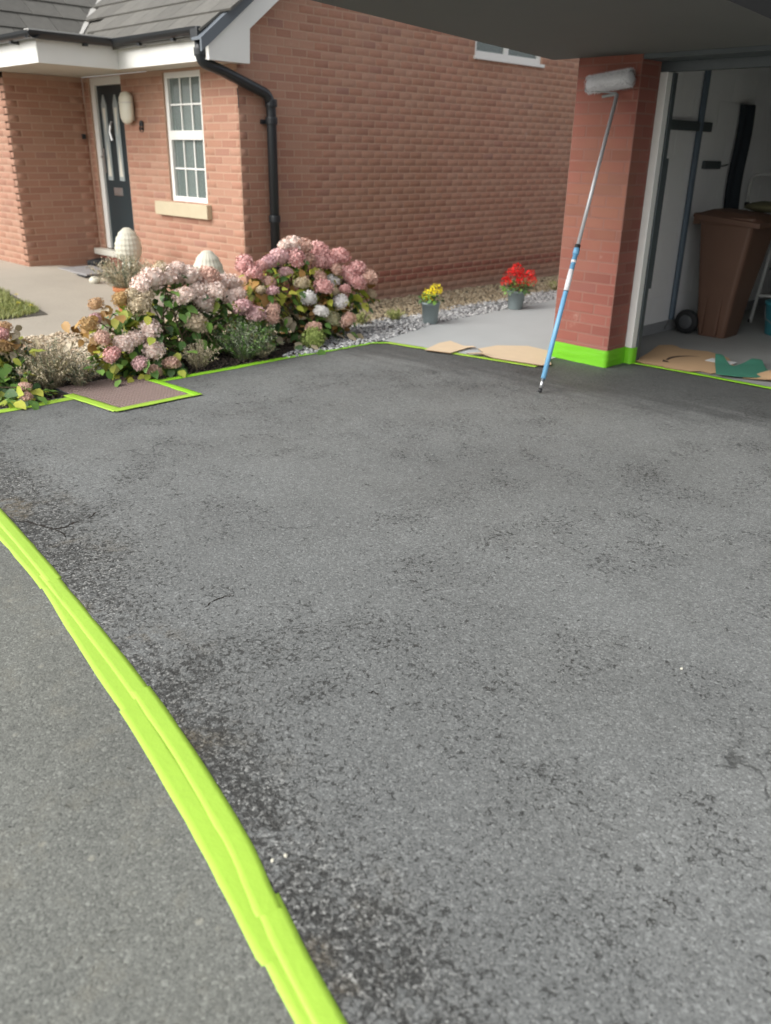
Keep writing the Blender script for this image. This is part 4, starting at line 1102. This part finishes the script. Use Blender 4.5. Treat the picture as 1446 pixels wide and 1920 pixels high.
bx("mat_pile", M_mat, m, -.33, .33, -.19, .19, 0, .022, .008, world=False); bx("mat_edge", M_rub, m, -.36, .36, -.22, .22, -.008, -.0005, .003, world=False)
bm = bmesh.new()
for k in range(2):
    tube(bm, [(-2.62+.10*k, -.25, .27), (-2.60+.10*k, -.16, .275), (-2.58+.10*k, -.06, .30)], [.035, .045, .03], 10)
o = obj("black_shoes", bm, M_rub, None, True); tag(o, "pair of black shoes by the brick porch wall left of the mat", "shoes")

def petal_head(seed, n=95, r_=1.0, mat=None, gap=.0):
    """a mophead of four-petalled florets, unit radius"""
    rnd = random.Random(seed); V = []; F = []
    for i in range(n):
        k = (i+.5)/n; z = 1-1.62*k; a = i*2.39996+rnd.uniform(-.15, .15)
        q = math.sqrt(max(0, 1-z*z)); dr = Vector((math.cos(a)*q, math.sin(a)*q, z)).normalized()
        dr = (dr+Vector((rnd.gauss(0, .05), rnd.gauss(0, .05), rnd.gauss(0, .05)))).normalized()
        rad = rnd.uniform(.84, 1.10)*(1+.07*math.sin(a*2.3+seed)*q); c = Vector((dr.x, dr.y, dr.z*.88))*rad
        t1 = dr.orthogonal().normalized(); t1 = Quaternion(dr, rnd.uniform(0, 6.28)) @ t1; t2 = dr.cross(t1); sz = rnd.uniform(.17, .25) if n < 60 else rnd.uniform(.125, .185)
        up = (dr+Vector((rnd.gauss(0, .48), rnd.gauss(0, .48), rnd.gauss(0, .48)))).normalized()
        t1 = (t1-up*t1.dot(up)).normalized(); t2 = up.cross(t1)
        for m_ in range(4):
            a1 = math.pi/2*m_; e1 = t1*math.cos(a1)+t2*math.sin(a1); e2 = up.cross(e1)
            b0 = len(V); V += [c-dr*.03, c+e1*sz*.55+e2*sz*.42+up*.05*sz, c+e1*sz+up*sz*rnd.uniform(-.15, .3), c+e1*sz*.55-e2*sz*.42+up*.05*sz]
            F.append((b0, b0+1, b0+2, b0+3))
    if n > 60:   # the crowded inner florets
        na, nb_ = 12, 7
        for j in range(nb_):
            for i in range(na):
                def q_(i, j):
                    a = 6.2832*i/na; b = math.pi*(.001+.998*j/nb_); r1 = .78
                    return Vector((math.cos(a)*math.sin(b)*r1, math.sin(a)*math.sin(b)*r1, math.cos(b)*r1*.88))
                k = len(V); V += [q_(i, j), q_(i+1, j), q_(i+1, j+1), q_(i, j+1)]; F.append((k, k+1, k+2, k+3))
    return np_mesh("flower_head", V, F, mat)
def core_mesh(mat):
    bm = bmesh.new(); bmesh.ops.create_icosphere(bm, subdivisions=2, radius=.86)
    for v in bm.verts: v.co.z *= .85
    return bm
HEADM = {}
def head_mesh(c, v):
    if (c, v) not in HEADM: HEADM[(c, v)] = petal_head(v*7+1, 250 if c != 6 else 170, 1, PET[c])
    return HEADM[(c, v)]
def leaf_mesh(mat, key, wide=.74, n=4):
    V = []; F = []
    for i in range(n+1):
        t_ = i/n; w_ = wide*.5*max(.02, math.sin(math.pi*t_**.8))**.95; z = -.34*t_*t_+.05*math.sin(t_*9)
        V += [(t_, -w_, z+.10*w_), (t_, 0, z-.0), (t_, w_, z+.10*w_)]
    for i in range(n):
        a = i*3; F += [(a, a+1, a+4, a+3), (a+1, a+2, a+5, a+4)]
    return np_mesh("leaf", V, F, mat, True)
LM = {k: leaf_mesh(m_, k) for k, m_ in LEAF.items()}
H1 = [(1.009, -1.409, 0.61, 0.091, 0), (1.049, -1.557, 0.608, 0.075, 0), (1.056, -1.646, 0.572, 0.069, 0), (1.045, -1.25, 0.601, 0.072, 0), (1.052, -1.091, 0.58, 0.078, 1), (1.016, -0.932, 0.525, 0.069, 0), (1.02, -0.854, 0.5, 0.069, 0), (1.146, -1.368, 0.477, 0.07, 0), (1.064, -1.194, 0.497, 0.072, 0), (1.11, -1.187, 0.409, 0.067, 0), (1.143, -1.101, 0.489, 0.067, 0), (1.109, -0.933, 0.431, 0.063, 0), (1.175, -1.745, 0.465, 0.073, 5), (1.236, -1.718, 0.294, 0.073, 0), (1.305, -1.958, 0.239, 0.066, 0), (1.237, -1.833, 0.247, 0.067, 0), (1.329, -1.755, 0.171, 0.067, 0), (1.401, -1.9, 0.116, 0.047, 2), (1.396, -1.797, 0.046, 0.047, 1), (1.388, -1.659, 0.077, 0.053, 1), (1.347, -2.07, 0.193, 0.051, 3), (1.17, -1.303, 0.28, 0.081, 5), (1.167, -2.049, 0.495, 0.047, 6), (1.131, -1.852, 0.505, 0.053, 6), (1.199, -2.135, 0.374, 0.056, 6), (1.148, -2.06, 0.4, 0.038, 2), (1.144, -1.779, 0.525, 0.048, 5), (1.008, -1.466, 0.659, 0.055, 5), (1.028, -1.331, 0.66, 0.051, 0), (1.141, -0.895, 0.45, 0.047, 0), (1.182, -0.908, 0.342, 0.052, 2), (1.217, -0.827, 0.309, 0.052, 3), (1.097, -1.636, 0.506, 0.044, 5), (1.297, -2.095, 0.299, 0.047, 1)]
H2 = [(0.964, -0.24, 0.738, 0.084, 0), (1.013, -0.146, 0.737, 0.067, 1), (1.002, -0.335, 0.756, 0.044, 0), (0.956, 0.065, 0.668, 0.087, 3), (0.971, 0.283, 0.635, 0.076, 3), (0.985, -0.364, 0.667, 0.078, 2), (1.059, -0.266, 0.668, 0.067, 3), (1.017, -0.125, 0.635, 0.068, 1), (1.047, -0.529, 0.645, 0.06, 2), (1.02, -0.743, 0.648, 0.064, 3), (1.079, -0.704, 0.583, 0.064, 3), (1.04, -0.599, 0.62, 0.054, 3), (1.014, 0.001, 0.616, 0.068, 3), (1.043, 0.103, 0.601, 0.057, 3), (1.07, 0.386, 0.531, 0.071, 3), (1.135, 0.463, 0.467, 0.071, 1), (1.107, 0.248, 0.492, 0.069, 3), (1.159, 0.304, 0.44, 0.07, 3), (1.185, 0.149, 0.392, 0.048, 3), (1.187, -0.094, 0.435, 0.067, 3), (1.117, -0.061, 0.497, 0.056, 1), (1.074, 0.117, 0.462, 0.055, 4), (1.22, -0.273, 0.369, 0.055, 4), (1.245, 0.044, 0.315, 0.054, 4), (1.282, -0.199, 0.262, 0.053, 4), (1.161, 0.054, 0.388, 0.034, 5), (1.143, -0.274, 0.476, 0.055, 5), (1.049, -0.367, 0.554, 0.05, 2), (1.188, -0.607, 0.451, 0.043, 2), (1.124, -0.593, 0.511, 0.048, 1), (1.209, -0.629, 0.318, 0.053, 1), (1.228, -0.647, 0.249, 0.053, 1), (1.288, -0.848, 0.314, 0.064, 2), (1.269, -0.949, 0.379, 0.061, 2), (1.23, -0.03, 0.179, 0.065, 7), (1.307, 0.067, 0.168, 0.065, 1), (1.301, -0.298, 0.147, 0.057, 1), (1.346, -0.339, 0.085, 0.082, 8), (1.145, 0.494, 0.324, 0.041, 5), (1.176, -0.709, 0.469, 0.032, 5), (1.099, 0.125, 0.553, 0.046, 1), (1.131, 0.183, 0.33, 0.037, 3)]
H0 = [(1.023, -2.615, 0.391, 0.044, 6), (1.079, -2.659, 0.283, 0.053, 6), (1.069, -2.654, 0.365, 0.038, 3), (1.366, -2.675, 0.080, 0.035, 1), (1.468, -2.714, 0.045, 0.033, 1), (.98, -2.9, .42, .06, 6), (1.1, -3.0, .38, .06, 3)]
def hydrangea(label, base, heads, nleaf, kinds, spread, seed, extra=()):
    rnd = random.Random(seed); bx_, by_ = base
    t = thing("hydrangea_bush", label, "shrub", (bx_, by_, 0), 0, "hydrangea bushes in the bed beside the driveway")
    for i, (x, y, z, r_, c) in enumerate(heads):
        z = max(z, r_*.75)
        link("flower_head", head_mesh(c, i % 3), t, loc=(x, y, z), scale=(r_*rnd.uniform(1.05, 1.2), r_*rnd.uniform(1.05, 1.2), r_*rnd.uniform(.95, 1.1)),
             rot=(rnd.gauss(0, .35)+.15, rnd.gauss(0, .35)+.15, rnd.uniform(0, 6.28)))
    bm = bmesh.new()
    for i, (x, y, z, r_, c) in enumerate(heads):
        b0 = Vector((bx_+rnd.gauss(0, .06), by_+rnd.gauss(0, .14), 0)); e_ = Vector((x, y, z)); md = b0.lerp(e_, .5)+Vector((-.03, 0, .05))
        tube(bm, [b0, md, e_], [.006, .005, .004], 5, False)
        for _ in range(2):
            q = b0.lerp(e_, rnd.uniform(.2, .8))+Vector((rnd.gauss(0, .08), rnd.gauss(0, .08), rnd.gauss(0, .05))); tube(bm, [md, q], [.004, .002], 4, False)
    obj("stems", bm, M_stem, t)
    for i in range(nleaf):
        x, y, z, r_, c = rnd.choice(heads); k = rnd.random()
        if k < .6:   # under and around a flower head
            p = Vector((x, y, z-r_*.9))+Vector((rnd.gauss(-.02, .06), rnd.gauss(0, .07), -abs(rnd.gauss(0, .08))))
        else:        # within the bush
            p = Vector((bx_, by_, 0)).lerp(Vector((x, y, z)), rnd.uniform(.3, .9))+Vector((rnd.gauss(0, .06), rnd.gauss(0, .08), rnd.gauss(0, .05)))
        p.z = max(p.z, .04); kd = kinds(p, rnd); sz = rnd.uniform(.06, .108)
        out = (p-Vector((bx_-.1, by_, .1))); az = math.atan2(out.y, out.x)+rnd.gauss(0, .7)
        link("leaf", LM[kd], t, loc=p, rot=Quaternion(Vector((0, 0, 1)), az).to_matrix().to_4x4().to_euler() if False else (rnd.gauss(0, .35), rnd.gauss(.35, .4), az), scale=(sz, sz, sz))
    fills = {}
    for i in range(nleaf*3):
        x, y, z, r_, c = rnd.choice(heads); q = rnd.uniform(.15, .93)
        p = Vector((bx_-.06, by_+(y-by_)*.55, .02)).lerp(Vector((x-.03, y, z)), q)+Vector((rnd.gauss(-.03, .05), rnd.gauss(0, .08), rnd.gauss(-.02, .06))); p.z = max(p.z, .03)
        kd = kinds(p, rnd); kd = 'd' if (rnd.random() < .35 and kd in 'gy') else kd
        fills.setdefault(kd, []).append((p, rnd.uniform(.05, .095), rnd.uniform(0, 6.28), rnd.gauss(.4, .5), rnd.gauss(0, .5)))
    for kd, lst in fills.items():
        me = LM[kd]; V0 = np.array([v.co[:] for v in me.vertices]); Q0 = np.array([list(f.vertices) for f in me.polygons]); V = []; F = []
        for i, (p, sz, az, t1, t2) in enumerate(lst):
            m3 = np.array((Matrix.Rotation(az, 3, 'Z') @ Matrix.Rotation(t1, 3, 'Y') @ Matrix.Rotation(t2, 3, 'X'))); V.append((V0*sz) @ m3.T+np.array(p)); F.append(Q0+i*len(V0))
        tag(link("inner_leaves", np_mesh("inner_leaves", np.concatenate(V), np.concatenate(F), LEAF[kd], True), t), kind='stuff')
    return t
def k1(p, rnd):
    if p.y < -1.92 and p.z > .22: return rnd.choice('oooyb')
    if p.y < -1.75: return rnd.choice('yygg')
    return rnd.choice('ggggdgyg')
def k2(p, rnd):
    if p.z > .45: return rnd.choice('yyyyog')
    if p.z > .25: return rnd.choice('yygoyod')
    return rnd.choice('gddbog')
hydrangea("broad hydrangea bush with blush pink heads and dry ochre left side behind the drain cover", (1.15, -1.5), H1, 290, k1, 0, 3)
hydrangea("hydrangea bush with rose pink and a few white heads before the gable wall", (1.08, -.2), H2, 290, k2, 0, 5)
hydrangea("hydrangea with peach and dry heads cut off by the left edge of the photo", (1.15, -2.85), H0, 160, lambda p, r_: r_.choice('oyb') if p.z > .25 else r_.choice('ggdyy'), 0, 9)
# petals filling inside each mophead: a dull core
for key, me in list(HEADM.items()):
    pass

def tuft(name, label, x, y, r_, h, n, kinds, seed, cat='plant', z0=0, lean=.55, fine=.0022):
    rnd = random.Random(seed); t = thing(name, label, cat, (x, y, z0))
    for kd in kinds:
        V = []; F = []; SV = []
        for i in range(n//len(kinds)):
            a = rnd.uniform(0, 6.28); d = rnd.random()**.5*r_*.35; b0 = Vector((math.cos(a)*d, math.sin(a)*d, 0))
            hh = h*rnd.uniform(.55, 1.1); o_ = rnd.uniform(0, 1)*lean*2; tip = b0+Vector((math.cos(a)*r_*o_, math.sin(a)*r_*o_, hh*(1-.3*o_)))
            md = b0.lerp(tip, .5)+Vector((0, 0, hh*.12)); pr_ = b0
            P = [b0, md, tip]; sd_ = Vector((-math.sin(a), math.cos(a), 0))*fine*.5
            for A, B in zip(P, P[1:]): k = len(V); V += [A-sd_, A+sd_, B+sd_, B-sd_]; F.append((k, k+1, k+2, k+3))
            m_ = 16
            for j in range(m_):
                q = (j+rnd.random())/m_; c = b0.lerp(md, q*2) if q < .5 else md.lerp(tip, q*2-1)
                if q < .2: continue
                dr = Vector((rnd.gauss(0, 1), rnd.gauss(0, 1), rnd.gauss(.5, .6))).normalized(); ln = rnd.uniform(.012, .028); s_ = dr.orthogonal().normalized()*fine*1.3
                k = len(V); V += [c-s_*.4, c+dr*ln*.5-s_, c+dr*ln, c+dr*ln*.5+s_]; F.append((k, k+1, k+2, k+3))
        link("foliage", np_mesh("foliage", V, F, LEAF[kd]), t, world=False)
    return t
tuft("lavender_plant", "straw grey lavender clump in the soil bed left of the drain cover", 1.14, -2.42, .25, .30, 380, 'bbbw', 21, 'plant')
tuft("lavender_plant", "low sage green lavender beside the left hydrangea at the bed edge", 1.26, -2.27, .12, .17, 120, 'wb', 22, 'plant')
tuft("silver_shrub", "grey green bushy plant between the two big hydrangeas by the tape", 1.30, -.98, .22, .30, 380, 'wgw', 23, 'shrub')
tuft("silver_shrub", "small silvery sprig low in front of the grey green bush", 1.37, -.86, .09, .13, 90, 'wb', 24, 'shrub')
tuft("grass_tuft", "dry grass tuft under the blush hydrangea near its right side", 1.36, -1.42, .13, .20, 70, 'b', 25, 'plant')
tuft("weed_sprout", "small green weed in the brown gravel right of the rose hydrangea", .88, .62, .08, .12, 50, 'l', 26, 'weed')
tuft("weed_sprout", "small green weed in the gravel just left of the yellow flower pot", .93, 1.02, .08, .11, 60, 'l', 27, 'weed')
tuft("weed_sprout", "patch of weeds behind the red flower pot by the gable", .45, 3.6, .16, .14, 110, 'lb', 28, 'weed')
tuft("weed_sprout", "faded weeds beside the brick pillar at the far end of the gravel", .80, 3.85, .16, .12, 110, 'lb', 29, 'weed')

# pots with flowers
def pot(x, y, h, r_, label, pm, petals, spots, seed, taper=.74, kinds='gd', nl=90, spread=1.0):
    rnd = random.Random(seed); t = thing("flower_pot", label, "flower pot", (x, y, .006))
    bm = bmesh.new(); lathe(bm, [(r_*taper, 0), (r_*taper+.004, .004), (r_*.97, h-.02), (r_*1.05, h-.02), (r_*1.05, h), (r_*.94, h), (r_*.9, h-.03)], 28); obj("pot", bm, pm, t, True, world=False)
    bm = bmesh.new(); lathe(bm, [(r_*.9, h-.028), (.001, h-.024)], 20); obj("compost", bm, M_soil, t, world=False)
    for i in range(nl):
        a = rnd.uniform(0, 6.28); d = rnd.uniform(.1, 1.0)*r_*spread*1.3; z = h+rnd.uniform(-.02, .10)*(1.2-d/(r_*spread*1.4)); sz = rnd.uniform(.03, .055)
        link("leaf", LM[rnd.choice(kinds)], t, world=False, loc=(math.cos(a)*d, math.sin(a)*d, z), rot=(rnd.gauss(0, .4), rnd.gauss(-.1, .5), a+rnd.gauss(0, .5)), scale=(sz, sz, sz))
    for i, (dx, dy, dz, rr_) in enumerate(spots):
        link("flower_head", petals[i % len(petals)], t, world=False, loc=(dx, dy, h+dz), scale=(rr_, rr_, rr_), rot=(rnd.gauss(.3, .3), rnd.gauss(.3, .3), rnd.uniform(0, 6)))
    bm = bmesh.new()
    for (dx, dy, dz, rr_) in spots: tube(bm, [(dx*.2, dy*.2, h-.03), (dx*.8, dy*.8, h+dz*.6), (dx, dy, h+dz)], .003, 5, False)
    obj("stems", bm, M_stem, t, world=False); return t
REDH = [petal_head(51, 46, 1, M_red), petal_head(52, 46, 1, M_red)]; YELH = [petal_head(53, 40, 1, M_yel), petal_head(54, 40, 1, M_yel)]
d_ = s2
def sp(r_, u, dz): return (r_*d_+u*.0, r_*d_, dz)      # r along the picture's horizontal
pot(1.245, 1.155, .195, .086, "grey pot with yellow flowers standing at the edge of the pale path", M_potg, YELH,
    [(*sp(-.02, 0, .06)[:2], .060, .060), (*sp(.045, 0, 0)[:2], .115, .054), (*sp(-.035, 0, 0)[:2], .03, .035), (*sp(.0, 0, 0)[:2], .085, .036), (*sp(.06, 0, 0)[:2], .085, .03)], 61, nl=70, kinds='gdd')
pot(1.262, 2.425, .185, .092, "grey pot with red geraniums by the far edge of the path", M_potg, REDH,
    [(*sp(-.005, 0, 0)[:2], .205, .064), (*sp(-.075, 0, 0)[:2], .145, .066), (*sp(-.115, 0, 0)[:2], .085, .056), (*sp(.02, 0, 0)[:2], .065, .068), (*sp(.12, 0, 0)[:2], .150, .060), (*sp(.145, 0, 0)[:2], .095, .056), (*sp(.035, 0, 0)[:2], .130, .050), (*sp(-.02, 0, 0)[:2], .170, .05)], 62, nl=120, spread=1.35)
tp = thing("flower_pot", "terracotta pot with a faded straggly plant near the front door path", "flower pot", (-.52, -.93, gz(-.52, -.93)))
bm = bmesh.new(); lathe(bm, [(.075, 0), (.078, .004), (.10, .19), (.115, .19), (.115, .225), (.10, .225), (.095, .20)], 28); obj("pot", bm, M_terra, tp, True, world=False)
tt = tuft("heather_plant", "faded straggly heather growing out of the terracotta pot", -.52, -.93, .26, .30, 300, 'wbb', 31, 'plant', z0=gz(-.52, -.93)+.19, lean=.5, fine=.003)

# dandelions on the lawn
DY = petal_head(71, 24, 1, M_yel)
spots = [(-.86, -1.66), (-.98, -1.72), (-1.18, -1.86), (-1.25, -1.62), (-1.5, -2.2)]
labels = ["nearest the lawn corner", "second from the lawn corner", "near the left edge of the lawn", "at the far side of the lawn", "at the frame edge"]
for i, (x, y) in enumerate(spots):
    t = thing("dandelion", "yellow dandelion on the lawn, "+labels[i], "flower", (x, y, gz(x, y)), 0, "dandelions in the front lawn")
    link("flower_head", DY, t, world=False, loc=(0, 0, .055), scale=(.017, .017, .012)); bm = bmesh.new(); tube(bm, [(0, 0, 0), (.002, 0, .055)], .002, 5); obj("stem", bm, M_stem, t, world=False)
# white pebble beside the mat
bm = bmesh.new(); bmesh.ops.create_icosphere(bm, subdivisions=2, radius=.055)
for v in bm.verts: v.co.z *= .7; v.co *= 1+.15*noise.noise(v.co*20)
tag(obj("painted_stone", bm, M_cast, None, True, loc=(-1.62, -.68, .235)), "small white stone beside the front of the door mat", "stone")
# lone pale chips on the driveway
for i, (x, y, lab) in enumerate(((5.37, -3.80, "pale stone chip on the asphalt right beside the lime tape"), (5.36, -3.83, "cream stone chip on the asphalt just behind the first chip"), (5.62, -2.45, "tiny white chip alone on the open asphalt at the right"))):
    bm = bmesh.new(); bmesh.ops.create_icosphere(bm, subdivisions=1, radius=.0048)
    for v in bm.verts: v.co *= 1+.3*noise.noise(v.co*300+Vector((i, 0, 0)))
    tag(obj("stone_chip", bm, M_cast, None, loc=(x, y, .003)), lab, "stone chip")
